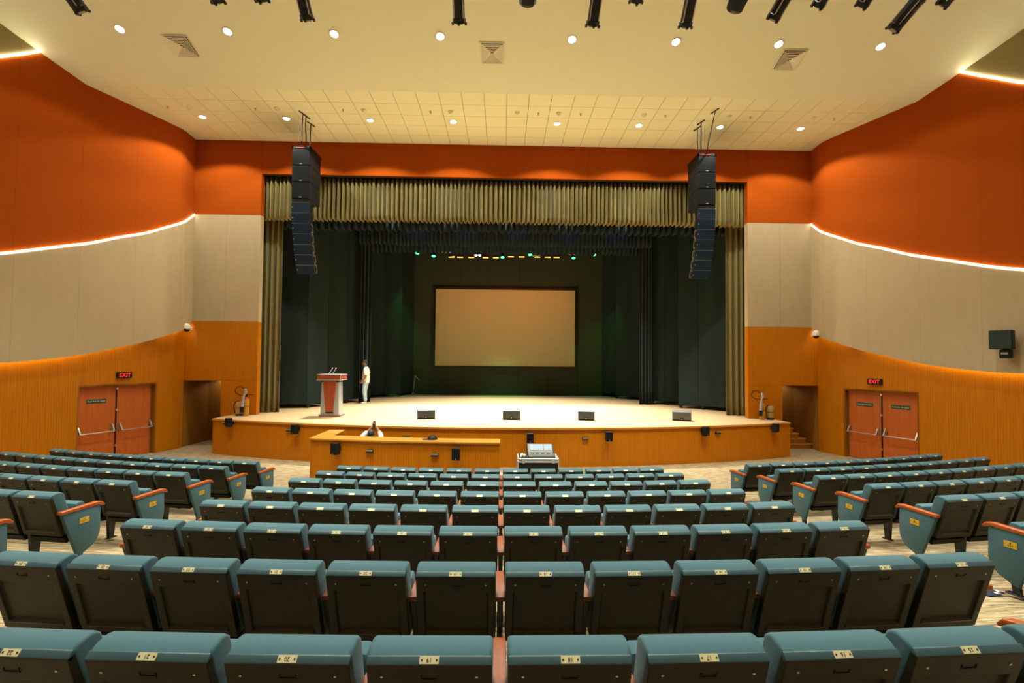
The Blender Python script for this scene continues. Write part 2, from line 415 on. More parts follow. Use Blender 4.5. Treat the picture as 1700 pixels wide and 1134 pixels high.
# ------------------------------------------------------------------ proscenium wall
OX0, OX1, OZ = XC-8.03, XC+8.03, 8.93     # stage opening
PX = 9.18                                # inner edge of the side passages, from the axis
WX = 10.37
b = MB()
b.span((-14, YW+.06, OZ), (14, YW+.2, 13)); b.span((-14, YW+.06, 4.0), (OX0-.03, YW+.2, OZ)); b.span((OX1+.03, YW+.06, 4.0), (14, YW+.2, OZ))
b.span((XC-PX+.05, YW+.06, 0), (OX0-.03, YW+.2, 4.0)); b.span((OX1+.03, YW+.06, 0), (XC+PX-.05, YW+.2, 4.0))
b.span((-14, YW+.06, 2.2), (XC-PX+.05, YW+.2, 4.0)); b.span((XC+PX-.05, YW+.06, 2.2), (14, YW+.2, 4.0))
wf = struct(b.build('wall_front', 'dark'), 'proscenium wall framing the stage, rust above, beige and timber beside')
def panel(name, a, c, mat, bev=.003):
    m = MB(); m.span((a[0]+.002, YW, a[1]+.002), (c[0]-.002, YW+.07, c[1]-.002)); return m.build(name, mat, wf, bevel=bev, segs=1)
edges = [XC-10.22, OX0, XC-5.4, XC-2.7, XC, XC+2.7, XC+5.4, OX1, XC+10.22]
for i in range(8):
    lo = 7.56 if i in (0, 7) else OZ
    panel('rust_panel', (edges[i], lo), (edges[i+1], ZC+.02), 'red')
for sgn in (-1, 1):
    a, c = sorted((XC+sgn*10.22, XC+sgn*8.03)); m_ = (a+c)/2
    panel('beige_panel', (a, 4.08), (m_, 7.56), 'beige'); panel('beige_panel', (m_, 4.08), (c, 7.56), 'beige')
    a, c = sorted((XC+sgn*10.45, XC+sgn*8.03)); panel('timber_panel', (a, 2.155), (c, 4.08), 'wood')
    a, c = sorted((XC+sgn*PX, XC+sgn*8.03)); panel('timber_panel', (a, 0), (c, 2.155), 'wood')
    # reveal of the stage opening
    m = MB(); x = XC+sgn*8.03; x = XC+sgn*8.03
    for za, zb, mm in ((ZS, 4.08, 'wood'), (4.08, 7.56, 'beige'), (7.56, OZ, 'red')):
        m = MB(); m.span((x, YW+.07, za), (x+sgn*.03, YW+.2, zb)); m.build('reveal', mm, wf)

# ------------------------------------------------------------------ side passages
for sgn, side in ((-1, 'left'), (1, 'right')):
    b = MB(); X = lambda v: XC+sgn*v
    b.span((X(WX+.03), YW+.07, -.02), (X(WX+.09), 18.6, 2.5))                      # outer side
    b.span((X(9.12), 18.5, -.02), (X(WX+.09), 18.6, 2.5))                           # end
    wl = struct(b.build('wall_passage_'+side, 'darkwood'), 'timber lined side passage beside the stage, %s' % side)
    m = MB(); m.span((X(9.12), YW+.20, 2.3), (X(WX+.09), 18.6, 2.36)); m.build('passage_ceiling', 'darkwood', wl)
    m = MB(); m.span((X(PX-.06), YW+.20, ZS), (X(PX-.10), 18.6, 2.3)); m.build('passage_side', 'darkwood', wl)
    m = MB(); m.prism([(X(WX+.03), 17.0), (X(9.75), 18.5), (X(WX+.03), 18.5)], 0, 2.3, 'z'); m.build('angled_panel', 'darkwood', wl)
    if sgn > 0: st = thing('stage_steps', 'timber steps rising to the stage inside the right passage', 'steps', (X(9.12), 16.0, 0))
    for k in range(6 if sgn > 0 else 0):
        w = 1.24-.21*k; z1 = .176*(k+1)
        m = MB(); x0, x1 = sorted((0, sgn*w)); m.span((x0, 0, .176*k), (x1, 1.3, z1-.03)); t = m.build('riser', 'darkwood', st)
        m = MB(); x0, x1 = sorted((0, sgn*(w+.03))); m.span((x0, -.01, z1-.03), (x1, 1.3, z1)); m.build('tread', 'woodtop', st)
    pl_ = thing('passage_fill_lamp', 'added unseen lamp brightening the %s passage' % side, 'downlight', (X(9.8), 17.6, 2.3), group='added passage lamps')
    m = MB(); m.lathe([(.07, -.012), (.09, -.012), (.09, 0), (.07, 0)], 16); m.build('trim_ring', 'white', pl_)
    spot('lamp', (X(9.8), 17.6, 2.27), (X(9.8), 17.4, 0), 22, radians(150), .3, WARM, .05, pl_)  # added, unseen lamp that brightens the passage interior

# ------------------------------------------------------------------ stage platform
RS_ = 24.0; SX = 8.8
def stage_y(x): return 12.92+RS_-sqrt(RS_**2-(x-XC)**2)
N = 48; sx = [XC-SX+2*SX*i/N for i in range(N+1)]
front = [(x, stage_y(x)) for x in sx]
b = MB()
outline = front+[(XC+SX, YW+.3), (XC+PX-.1, YW+.3), (XC+PX-.1, 26.5), (XC-PX+.1, 26.5), (XC-PX+.1, YW+.3), (XC-SX, YW+.3)]
n = len(outline)
b.add([(x, y, ZS-.04) for x, y in outline]+[(x, y, ZS) for x, y in outline], [tuple(range(n, 2*n)), tuple(range(n-1, -1, -1))]+[(i, (i+1) % n, n+(i+1) % n, n+i) for i in range(n)])
stage = struct(b.build('stage_floor', 'stagefloor'), 'pale timber stage floor with a bowed front edge')
def fascia(pts, z0, z1, thick, mat, name, parent, uv0=0):
    m = MB(); vs = []; uv = []; u = uv0
    for i, (x, y) in enumerate(pts):
        p = Vector(pts[max(i-1, 0)]); q = Vector(pts[min(i+1, len(pts)-1)]); t = (q-p).normalized(); nr = Vector((-t.y, t.x))
        if i: u += (Vector(pts[i])-Vector(pts[i-1])).length
        for X, Y, Z in ((x, y, z0), (x, y, z1), (x+nr.x*thick, y+nr.y*thick, z1), (x+nr.x*thick, y+nr.y*thick, z0)):
            vs.append((X, Y, Z)); uv.append((u, Z))
    k = len(pts)-1; fs = [(0, 1, 2, 3), tuple(4*k+j for j in (3, 2, 1, 0))]
    for i in range(k):
        for j in range(4): fs.append((4*i+j, 4*i+4+j, 4*i+4+(j+1) % 4, 4*i+(j+1) % 4))
    m.add(vs, fs, uv); return m.build(name, mat, parent)
for a in range(0, N, 6): fascia([(x, y+.03) for x, y in front[a:a+7]], 0, ZS-.04, .05, 'wood', 'fascia_panel', stage, a*.37)
for sgn in (-1, 1):
    x = XC+sgn*(SX-.03); m = MB(); m.span((x, stage_y(x)+.03, 0), (x-sgn*.05, YW, ZS-.04)); m.build('fascia_panel', 'wood', stage)
fascia([(x, y-.012) for x, y in front], ZS-.045, ZS+.004, .06, 'woodtop', 'stage_nosing', stage)

# stage house
b = MB()
b.span((-13, 26.45, 0), (13, 26.7, 13)); b.span((-13, YW+.3, ZS-.3), (-12.8, 26.5, 13)); b.span((12.8, YW+.3, ZS-.3), (13, 26.5, 13)); b.span((-13, YW+.5, 12.8), (13, 26.7, 13))
struct(b.build('wall_stage', 'backcloth'), 'dark shell of the stage house')
for k in range(9):
    m = MB(); x0 = XC-7.2+k*1.6; m.span((x0+.004, 26.0, ZS), (x0+1.596, 26.06, 11.5))
    if k == 0:
        bw = tag(bpy.data.objects.new('back_wall_panelling', None), 'black panelled rear wall of the stage behind the screen', 'back wall'); C.objects.link(bw); bw.location = (0, 0, 0); bw['kind'] = 'structure'
    m.build('back_panel', 'backcloth', bw, bevel=.004, segs=1)

# ------------------------------------------------------------------ doors with push bars and exit signs
for sgn, side in ((-1, 'left'), (1, 'right')):
    ya, yb = DOOR_Y; A = Vector((XC+sgn*woodf(ya), ya)); B = Vector((XC+sgn*woodf(yb), yb))
    L_ = (B-A).length; t = (B-A)/L_                       # from stage end to audience end
    into = Vector((sgn*t.y*-1, sgn*t.x)) if False else Vector((-t.y, t.x))
    if into.x*sgn < 0: into = -into                        # away from the hall
    ang = atan2(t.y, t.x)
    d = bpy.data.objects.new('door_1' if sgn < 0 else 'door_2', None); C.objects.link(d)
    d.location = (A.x, A.y, 0); d.rotation_euler = (0, 0, ang)
    struct(d, 'pair of red-brown timber exit doors with steel push bars, %s wall' % side); d['category'] = 'door'
    k = 1 if Vector((-t.y, t.x)).dot(into) > 0 else -1      # local +y*k points away from the hall
    RV = .20
    f = MB(); f.span((0, 0, DOOR_Z), (L_, k*RV, DOOR_Z+.05)); f.span((-.04, 0, 0), (0, k*RV, DOOR_Z+.05)); f.span((L_, 0, 0), (L_+.04, k*RV, DOOR_Z+.05))
    f.build('door_frame', 'darkwood', d)
    st = MB(); st.span((.0, k*(RV-.03), 0), (.05, k*RV, DOOR_Z)); st.span((L_-.05, k*(RV-.03), 0), (L_, k*RV, DOOR_Z)); st.build('door_stop', 'khaki', d)
    h = L_/2
    for q in (0, 1):
        lf = MB(); lf.span((q*h+.03*(1-q)+.006, k*(RV-.05), .012), (q*h+h-.03*q-.006, k*RV, DOOR_Z-.01)); leaf = lf.build('door_leaf', 'door', d, bevel=.004, segs=1)
        br = MB(); y0 = k*(RV-.05)
        s_ = 1 if q == 0 else -1
        x0, x1 = (q*h+.06, q*h+h-.10) if q == 0 else (h+.10, L_-.06)
        br.tube([(x0, y0-k*.13, .80), (x1, y0-k*.13, .80)], .018, 8); bar = br.build('push_bar', 'steel', leaf)
        for x in (x0, x1):
            m = MB(); m.span((x-.03, y0, .78), (x+.03, y0-k*.035, 1.0)); m.prism([(y0-k*.02, .97), (y0-k*.05, .99), (y0-k*.155, .80), (y0-k*.12, .78)], x-.02, x+.02)
            m.build('bar_bracket', 'steel', leaf, bevel=.004, segs=1)
    ast = MB(); ast.span((h-.012, k*(RV-.08), .02), (h+.012, k*(RV-.05), DOOR_Z-.02)); ast.build('vertical_rod', 'blackmetal', d)
    for z in (.35, 1.35, 1.95):
        m = MB(); m.span((h-.02, k*(RV-.095), z), (h+.02, k*(RV-.05), z+.06)); m.build('rod_guide', 'steel', d)
    # green notices: right doors have two, the left doors one (on the leaf nearer the audience)
    for q in ((0, 1) if sgn > 0 else (1,)):
        cx = q*h+h/2
        pl = MB(); pl.span((cx-.24, k*(RV-.05), 1.60), (cx+.24, k*(RV-.058), 1.71)); pn = pl.build('push_notice', 'green_sign', d)
        tx = link('lettering', text_mesh('Push bar to open', .062), 'signwhite', pn)
        tx.location = (cx, k*(RV-.0595), 1.655); tx.rotation_euler = (pi/2, 0, 0 if k > 0 else pi)
    # exit sign above
    es = thing('exit_sign', 'red lit exit sign above the %s doors' % side, 'exit sign', group='exit signs')
    es.location = (A.x+t.x*h*.92, A.y+t.y*h*.92, DOOR_Z+.29); es.rotation_euler = (0, 0, ang)
    m = MB(); m.span((-.19, -k*.002, -.085), (.19, -k*.07, .085)); m.build('housing', 'black', es, bevel=.006)
    tx = link('lettering', text_mesh('EXIT', .15, .002), 'exitred', es); tx.location = (0, -k*.0725, 0); tx.rotation_euler = (pi/2, 0, 0 if k > 0 else pi); tx.scale = (.98, 1, 1)

# ------------------------------------------------------------------ curtains
def pleats(name, path, z0, z1, pitch, amp, mat, label, cat, parent=None, hem=.02, rows=10, seed=1, flare=.25, gather=0, group=None, thick=.012):
    """pleated cloth hung along a plan polyline; z0 may be a function of the path parameter"""
    rnd = random.Random(seed); P_ = [Vector(p) for p in path]
    seg = [(P_[i+1]-P_[i]).length for i in range(len(P_)-1)]; L_ = sum(seg)
    def at(s):
        for i, l in enumerate(seg):
            if s <= l or i == len(seg)-1:
                d = (P_[i+1]-P_[i]).normalized(); return P_[i]+d*s, Vector((-d.y, d.x))
            s -= l
    per = 8; npl = max(2, int(L_/pitch)); cols = npl*per
    edges_ = [0]
    for i in range(npl): edges_.append(edges_[-1]+rnd.uniform(.86, 1.14))
    tot = edges_[-1]; amps = [rnd.uniform(.8, 1.12) for _ in range(npl+1)]; ph = [rnd.uniform(-.5, .5) for _ in range(npl+1)]
    dz = [rnd.uniform(-1, 1)*hem for _ in range(npl+1)]
    vs = []
    for j in range(rows+1):
        v = j/rows
        for c in range(cols+1):
            i = min(c//per, npl-1); fr = (c-i*per)/per
            s = (edges_[i]+(edges_[i+1]-edges_[i])*fr)/tot*L_
            p, nr = at(s); k = amp*(amps[i]*(1-fr)+amps[i+1]*fr)*(1+flare*(1-v))*(1-gather*v)
            w = cos(2*pi*fr)+.22*sin(4*pi*fr+ph[i]*3*(1-v)+ph[i])
            zb = z0-abs(sin(pi*fr))*hem+dz[i]*.5
            q = p-nr*k*w
            vs.append((q.x, q.y, zb+(z1-zb)*v))
    w_ = cols+1
    m = MB(); m.add(vs, [(j*w_+c, j*w_+c+1, (j+1)*w_+c+1, (j+1)*w_+c) for j in range(rows) for c in range(cols)])
    o = m.build(name, mat, parent, smooth=True)
    sm = o.modifiers.new('thickness', 'SOLIDIFY'); sm.thickness = thick
    if label: tag(o, label, cat, group)
    return o
YV = YW+.33
pleats('gold_valance', [(OX0-.25, YV), (OX1+.25, YV)], 7.53, 8.92, .148, .095, 'gold', 'pleated olive gold valance across the top of the stage opening', 'curtain', hem=.03, rows=6, seed=3, group='gold stage drapes')
m = MB(); m.span((OX0, YV+.19, 8.80), (OX1, YV+.25, 8.90)); o = m.build('valance_rail', 'black'); tag(o, 'black rail carrying the gold valance', 'curtain rail')
pleats('gold_leg_curtain', [(OX0-.50, YV+.38), (OX0+.34, YV+.55)], ZS+.02, 8.6, .17, .05, 'gold', 'gold side curtain at the left edge of the stage', 'curtain', rows=14, seed=5, flare=.35, group='gold stage drapes')
pleats('gold_leg_curtain', [(OX1-.34, YV+.55), (OX1+.50, YV+.38)], ZS+.02, 8.6, .17, .05, 'gold', 'gold side curtain at the right edge of the stage', 'curtain', rows=14, seed=6, flare=.35, group='gold stage drapes')
pleats('black_border', [(XC-8.2, 17.5), (XC+8.2, 17.5)], 7.66, 9.6, .24, .085, 'velvet', 'black pleated border just behind the gold valance', 'curtain', hem=.07, rows=5, seed=8, group='black stage borders')
pleats('black_border', [(XC-6.2, 20.30), (XC+6.25, 20.30)], 7.82, 10.4, .17, .07, 'velvet', 'black pleated border, middle one of three over the stage', 'curtain', hem=.04, rows=5, seed=9, group='black stage borders')
pleats('black_border', [(XC-6.4, 22.3), (XC+6.4, 22.3)], 7.97, 10.6, .20, .06, 'velvet', 'black pleated border, rearmost over the stage', 'curtain', hem=.06, rows=5, seed=10, group='black stage borders')
pleats('black_leg_drape', [(-6.13, 20.55), (-5.70, 20.75)], ZS+.02, 9.5, .13, .07, 'velvet', 'bunched black velvet drape behind the man in the cap', 'curtain', rows=12, seed=11, flare=.5, group='black leg drapes')
pleats('black_leg_drape', [(5.98, 20.75), (6.50, 20.65)], ZS+.02, 9.5, .13, .07, 'velvet', 'bunched black velvet drape on the right side of the stage', 'curtain', rows=12, seed=12, flare=.5, group='black leg drapes')
m = MB()
def masking(pts, label, seed, top=9.2):
    """free-standing folding black flats on castors"""
    t = thing('masking_flat', label, 'stage flat', (pts[0][0], pts[0][1], ZS), group='black masking flats')
    o0 = Vector((pts[0][0], pts[0][1], 0))
    for a, c in zip(pts, pts[1:]):
        a = Vector((a[0], a[1], 0))-o0; c = Vector((c[0], c[1], 0))-o0; d = c-a; L_ = d.length; d.normalize(); nr = Vector((-d.y, d.x, 0))
        vs = []
        for z in (.14, top-ZS):
            for p in (a+d*.004, c-d*.004): vs += [p-nr*.02+Vector((0, 0, z)), p+nr*.02+Vector((0, 0, z))]
        m = MB(); m.add(vs, [(0, 2, 6, 4), (1, 5, 7, 3), (0, 4, 5, 1), (2, 3, 7, 6), (4, 6, 7, 5), (0, 1, 3, 2)])
        pn = m.build('flat_panel', 'flat', t, bevel=.006, segs=1)
        m = MB(); p = a+d*(L_*.12)
        m.box((p.x, p.y, .11), (.05, .22, .06)); m.lathe([(.05, -.02), (.05, .02)], 12, Matrix.Rotation(pi/2, 3, 'Y'), (p.x, p.y-.08, .05)); m.lathe([(.05, -.02), (.05, .02)], 12, Matrix.Rotation(pi/2, 3, 'Y'), (p.x, p.y+.08, .05))
        m.build('castor', 'black', pn)
    return t
masking([(-8.45, 17.75), (-7.30, 18.0), (-6.87, 18.9)], 'black folding flat nearest the left gold curtain', 1)
masking([(-7.05, 19.4), (-6.55, 20.2), (-6.28, 20.95)], 'black folding flat behind the lectern', 2)
masking([(-6.5, 23.3), (-5.9, 23.9), (-5.07, 24.1)], 'black folding flat to the right of the man', 3)
masking([(-5.25, 24.9), (-4.80, 25.85)], 'black flat catching green light at the rear left', 4)
masking([(5.42, 25.85), (5.95, 25.0)], 'black flat at the rear right beside the back wall', 5)
masking([(5.82, 24.4), (6.24, 23.7), (6.85, 23.1)], 'black folding flat left of the right velvet drape', 6)
masking([(6.60, 21.0), (7.06, 20.65), (7.62, 20.4)], 'black folding flat right of the right velvet drape', 7)
masking([(7.14, 19.2), (7.75, 18.7), (8.45, 17.75)], 'black folding flat nearest the right gold curtain', 8)

# projection screen
t = thing('projection_screen', 'large grey projection screen hanging on the back wall', 'screen', (.15, 25.9, 2.6))
m = MB(); m.span((-3.77, -.10, .03), (3.77, -.06, 4.17)); m.build('screen_surface', 'screen', t)
m = MB()
for a, c in (((-3.86, -.12, -.06), (-3.77, .05, 4.26)), ((3.77, -.12, -.06), (3.86, .05, 4.26)), ((-3.77, -.12, 4.17), (3.77, .05, 4.26)), ((-3.77, -.12, -.06), (3.77, .05, .03))): m.span(a, c)
m.build('screen_frame', 'black', t)

# ------------------------------------------------------------------ stage lanterns on battens
YB = 23.0; ZB = 8.32
t = thing('lighting_batten', 'black lighting batten above the screen', 'batten', (.15, YB, ZB))
m = MB(); m.tube([(-5.2, 0, 0), (5.2, 0, 0)], .03, 8); m.build('pipe', 'blackmetal', t)
m = MB()
for x in (-4.6, -1.5, 1.5, 4.6): m.tube([(x, 0, .02), (x, 0, 4.3)], .008, 6)
m.build('suspension_wire', 'blackmetal', t)
def led_bar(x, z, lens, label):
    t = thing('stage_lantern', label, 'stage light', (x, YB, z), group='orange lanterns above the screen')
    m = MB(); m.box((0, 0, .03), (.30, .16, .11)); m.build('housing', 'black', t, bevel=.01)
    m = MB(); m.box((0, -.05, -.035), (.26, .05, .03)); m.build('lens', lens, t)
    m = MB(); m.tube([(-.16, 0, .03), (-.16, 0, .2), (0, 0, ZB-z-.03 if ZB-z-.03 > .22 else .24), (.16, 0, .2), (.16, 0, .03)], .01, 6); m.build('yoke', 'blackmetal', t)
OR = [749, 764, 782, 806, 823, 848, 866, 892, 909, 924]; xo = [-2.5, -2.08, -1.55, -.85, -.36, .37, .89, 1.65, 2.15, 2.58]
for k, x in enumerate(xo): led_bar(x, 7.92 if k < 5 else 7.98, 'orangelens', 'orange glowing lantern, %s from left in the row above the screen' % ORD[k])
def par(x, z, lens, label, r=.10, group='green lanterns above the screen'):
    t = thing('stage_lantern', label, 'stage light', (x, YB, z), group=group)
    m = MB(); m.lathe([(r*.55, .24), (r*.8, .2), (r, .05), (r, -.06), (r*.93, -.06), (r*.9, .0), (.01, .0)], 14, Matrix.Rotation(radians(-25), 3, 'X')); m.build('housing', 'black', t, smooth=True)
    m = MB(); m.lathe([(r*.88, -.04), (r*.6, -.065), (.01, -.072)], 14, Matrix.Rotation(radians(-25), 3, 'X')); m.build('lens', lens, t, smooth=True)
    m = MB(); m.tube([(-r-.02, 0, .08), (-r-.02, 0, .26), (0, 0, .32), (r+.02, 0, .26), (r+.02, 0, .08)], .01, 6); m.build('yoke', 'blackmetal', t)
    return t
GR = [(-4.15, 8.10, 'above the left end of the screen, outermost'), (-3.36, 7.97, 'left of the orange row'), (-.04, 7.96, 'in the middle of the orange row'), (1.30, 8.10, 'high above the orange row'), (3.41, 7.97, 'right of the orange row'), (4.41, 8.14, 'right of the screen, outermost')]
for x, z, w in GR: par(x, z, 'greenlens', 'green glowing lantern '+w)
for x, w in ((-3.45, 'leftmost'), (-2.58, 'second from left'), (.25, 'near the middle'), (3.5, 'rightmost')): par(x, 8.17, 'purplelens', 'small purple lantern above the screen, '+w, .055, 'purple lanterns above the screen')
for x, w in ((-1.32, 'left'), (-1.14, 'right')): par(x, 8.04, 'warmlens', 'warm white lantern, %s one of a close pair above the screen' % w, .075, 'warm white lantern pair')
for x0, z, w in ((-2.95, 8.10, 'left'), (1.3, 8.0, 'middle'), (3.1, 8.08, 'right')):
    m = MB(); pts = [(x0+i*.06, YB-.1, z+.03*sin(i*1.9)) for i in range(9)]; m.tube(pts, .012, 6)
    tag(m.build('white_cable_loop', 'white'), 'loose white cable tied along the batten, %s one' % w, 'cable', 'white cables on the batten')
# light of those lanterns
for x in (-2.4, .05, 2.5): spot('orange_beam', (x, YB-.15, 7.9), (x*.95, 26, 6.0), P_ORANGE, radians(62), .9, (1, .25, .05), .08)
for x, tx in ((-4.15, -5.3), (4.41, 5.5)): spot('green_beam', (x, YB-.2, 7.9), (tx, 25.4, 3.2), P_GREEN*.8, radians(44), .9, (.12, 1, .25), .08)
spot('green_beam', (-.04, YB-.2, 7.9), (0, 24.7, 1.0), P_GREEN*2.0, radians(40), .95, (.25, 1, .3), .08)
# white stage wash from the batten behind the valance
t = thing('wash_batten', 'batten of white wash lanterns behind the gold valance', 'batten', (.15, 16.9, 9.0))
m = MB(); m.tube([(-6.5, 0, 0), (6.5, 0, 0)], .03, 8); m.build('pipe', 'blackmetal', t)
for x in (-4.2, -2.1, 0, 2.1, 4.2):
    m = MB(); m.lathe([(.06, .22), (.12, .1), (.12, -.08), (.11, -.08), (.10, -.02), (.01, -.02)], 14, None, (x, 0, -.2)); m.build('wash_lantern', 'black', t)
for x in (-4.2, -2.1, 0, 2.1, 4.2):
    spot('wash_beam', (x+.15, 16.9, 8.68), (x*1.0+.15, 16.6, ZS), P_STAGE, radians(70), .75, (.98, 1, .86), .12)
    spot('blue_beam', (x+.6, 17.9, 9.0), (x+.6, 20.5, 8.5), 90, radians(34), .9, (.08, .30, 1), .08)
    spot('wash_beam', (x+.15, 19.2, 9.0), (x*.8+.15, 20.6, ZS), P_STAGE*.55, radians(62), .8, (.98, 1, .88), .12)

# ------------------------------------------------------------------ ceiling fittings
def downlight(x, y, z, tilt, label, group, power, size=radians(132), emit=True):
    t = thing('downlight', label, 'downlight', (x, y, z), (tilt, 0, 0), group)
    m = MB(); m.lathe([(.085, -.002), (.115, -.002), (.12, -.008), (.115, -.014), (.09, -.014), (.08, .0)], 20); m.build('trim_ring', 'white', t, smooth=True)
    m = MB(); m.lathe([(.085, -.004), (.08, -.011), (.01, -.013)], 20); m.build('lens', 'lamp', t, smooth=True)
    if emit:
        l = spot('lamp', (0, 0, 0), (0, 0, -1), power, size, .22, WARM, .07); l.parent = t; l.location = (0, 0, -.03); l.rotation_euler = (-tilt, 0, 0)
    return t
DX = [-8.97, -6.5, -4.03, -1.555, 1.555, 4.03, 6.5, 8.97]
tl = -math.atan(MS)
for k, x in enumerate(DX):
    downlight(x+.02, 14.13, ZC, 0, 'round downlight in the tiled ceiling, %s from left' % ORD[k], 'tiled ceiling downlights', P_TILE)
    downlight(x+.02, 11.06, ceil_z(11.06), tl, 'bright round downlight in the plaster ceiling, %s from left' % ORD[k], 'plaster ceiling downlights', P_SLOPE)
for yy in (9.2, 5.8, 2.2):
    for k, x in enumerate((-7.4, -4.4, -1.5, 1.5, 4.4, 7.4)):
        l = spot('house_lamp', (x, yy, ceil_z(yy)-.04), (x, yy, 0), P_HOUSE*(1.5 if yy > 9 else .92), radians(74), .6, WARM, .08)
detm = MB().lathe([(.075, .0), (.075, -.02), (.055, -.045), (.03, -.055), (.03, -.075), (.005, -.08)], 16).mesh('smoke_detector', smooth=True)
for k, x in enumerate(DX[:4]+[.36]+DX[4:]):
    tag(link('smoke_detector', detm, 'cream', None, (x, 13.53+.011*(4-k), ZC+.002)), 'cream smoke detector in the tiled ceiling, %s from left' % ORD[k], 'smoke detector', 'ceiling smoke detectors')
spm = MB(); spm.lathe([(.03, 0), (.03, -.012), (.012, -.014), (.012, -.05), (.03, -.052), (.03, -.058), (.004, -.06)], 12); spm = spm.mesh('sprinkler', smooth=True)
for k, x in enumerate([-9.59, -7.12, -4.63, -2.13, .97, 2.19, 4.65, 7.12, 9.58]):
    tag(link('sprinkler', spm, 'steel', None, (x, 13.55+.011*(4-k), ZC+.002)), 'small sprinkler head in the tiled ceiling, %s from left' % ORD[k], 'sprinkler', 'ceiling sprinklers')
for x, w in ((-7.78, 'left'), (-.32, 'middle'), (7.02, 'right')):
    t = thing('air_diffuser', 'square four-way air diffuser in the plaster ceiling, %s one' % w, 'air vent', (x, 11.45, ceil_z(11.45)-.003), (tl, 0, 0), 'ceiling air diffusers')
    def ring(a, c, z0, z1, z2):
        m = MB(); vs = [(sx*r_, sy*r_, z) for r_, z in ((a, z0), (c, z1), (c-.006, z2), (a-.006, z0-.003+.003)) for sx, sy in ((-1, -1), (1, -1), (1, 1), (-1, 1))]
        m.add(vs, [(4*i+k, 4*i+(k+1) % 4, 4*((i+1) % 4)+(k+1) % 4, 4*((i+1) % 4)+k) for i in range(4) for k in range(4)]); return m
    m = ring(.30, .262, -.012, -.012, .0); m.build('frame', 'cream', t)
    m = MB(); m.span((-.262, -.262, .002), (.262, .262, .006)); m.build('void', 'black', t)
    for i in range(5):
        a = .258-i*.043; m = ring(a, a-.047, -.034, .0, -.003); m.build('louvre', 'cream', t)
    m = MB(); m.box((0, 0, -.025), (.05, .05, .008)); m.build('centre_cap', 'cream', t)

# ------------------------------------------------------------------ hanging profile spotlights (lens ends show along the top of the picture)
t = thing('lighting_bar', 'front of house lighting bar above the audience', 'lighting bar', (0, 6.45, 9.15))
m = MB(); m.tube([(-8, 0, 0), (8.5, 0, 0)], .03, 8); m.build('pipe', 'blackmetal', t)
m = MB()
for x in (-7, -3.5, 0, 3.5, 7.5): m.tube([(x, 0, .02), (x, 0, ceil_z(6.45)-9.15)], .02, 6)
m.build('hanger', 'blackmetal', t)
def profile_spot(lens, tail_dx, label, long_=True, kind=0):
    """lens = world position of the lens end; barrel rises back towards the bar"""
    lens = Vector(lens); bar = Vector((lens.x+tail_dx, 6.45, 9.12))
    d = (bar-lens); ln = min(d.length-.1, .95 if long_ else .8); d.normalize()
    q = d.to_track_quat('Z', 'Y').to_matrix()
    t = thing('profile_spotlight', label, 'spotlight', lens, group='hanging profile spotlights')
    m = MB()
    prof = [(.098, .0), (.105, .02), (.105, .06), (.09, .07), (.09, .40), (.108, .42), (.108, .46), (.085, .48), (.13, .56), (.14, .8), (.11, .86), (.01, .87)] if kind == 0 else [(.10, 0), (.13, .03), (.15, .22), (.12, .4), (.10, .5), (.01, .52)]
    m.lathe(prof, 10 if kind == 0 else 8, q); m.build('barrel', 'blackmetal', t, smooth=False)
    m = MB()
    if kind == 0:
        for a in range(4):
            w = Matrix.Rotation(a*pi/2+pi/4, 3, 'Z'); ps = [q @ (w @ Vector(p)) for p in ((.098, -.006, .07), (.098, .006, .07), (.098, .006, .41), (.098, -.006, .41))]
            m.tube([q @ (w @ Vector((.096, 0, .07))), q @ (w @ Vector((.096, 0, .41)))], .009, 6)
        m.build('rail', 'steel', t)
        m = MB()
        for a in range(4):
            w = Matrix.Rotation(a*pi/2, 3, 'Z'); p = q @ (w @ Vector((.10, 0, -.006))); m.box(p, (.035, .035, .03))
        m.build('gel_clip', 'black', t)
    m = MB(); m.lathe([(.085, -.004), (.05, -.018), (.01, -.022)], 14, q); m.build('lens', 'glass', t, smooth=True)
    m = MB(); cpos = q @ Vector((0, 0, .55)); sd = q @ Vector((1, 0, 0))
    hook = bar-lens
    m.tube([cpos+sd*.15, cpos+sd*.15+(hook-cpos)*.55, hook, cpos-sd*.15+(hook-cpos)*.55, cpos-sd*.15], .014, 6); m.build('yoke', 'blackmetal', t)
    return t
SPT = [(-6.48, 8.13, -.45, 0), (-4.43, 8.33, 0, 0), (-3.76, 8.37, 0, 0), (-3.06, 8.09, -.05, 0), (-.72, 8.09, 0, 0), (.34, 8.39, 0, 1), (1.36, 8.10, .06, 0), (2.04, 8.50, 0, 0), (2.82, 8.115, 0, 0), (3.58, 8.375, .15, 1), (4.21, 8.27, .34, 0), (4.93, 8.50, .2, 0), (5.63, 8.52, .2, 0), (6.13, 8.15, .62, 0), (6.93, 8.57, .3, 0)]
for k, (x, z, dx, kd) in enumerate(SPT):
    w = ['leftmost']+ORD[1:14]
    nm = (ORD+['thirteenth', 'fourteenth', 'fifteenth'])[k]
    profile_spot((x, 7.3, z), dx, 'black stage spotlight hanging at the top, %s from left' % nm, True, kd)

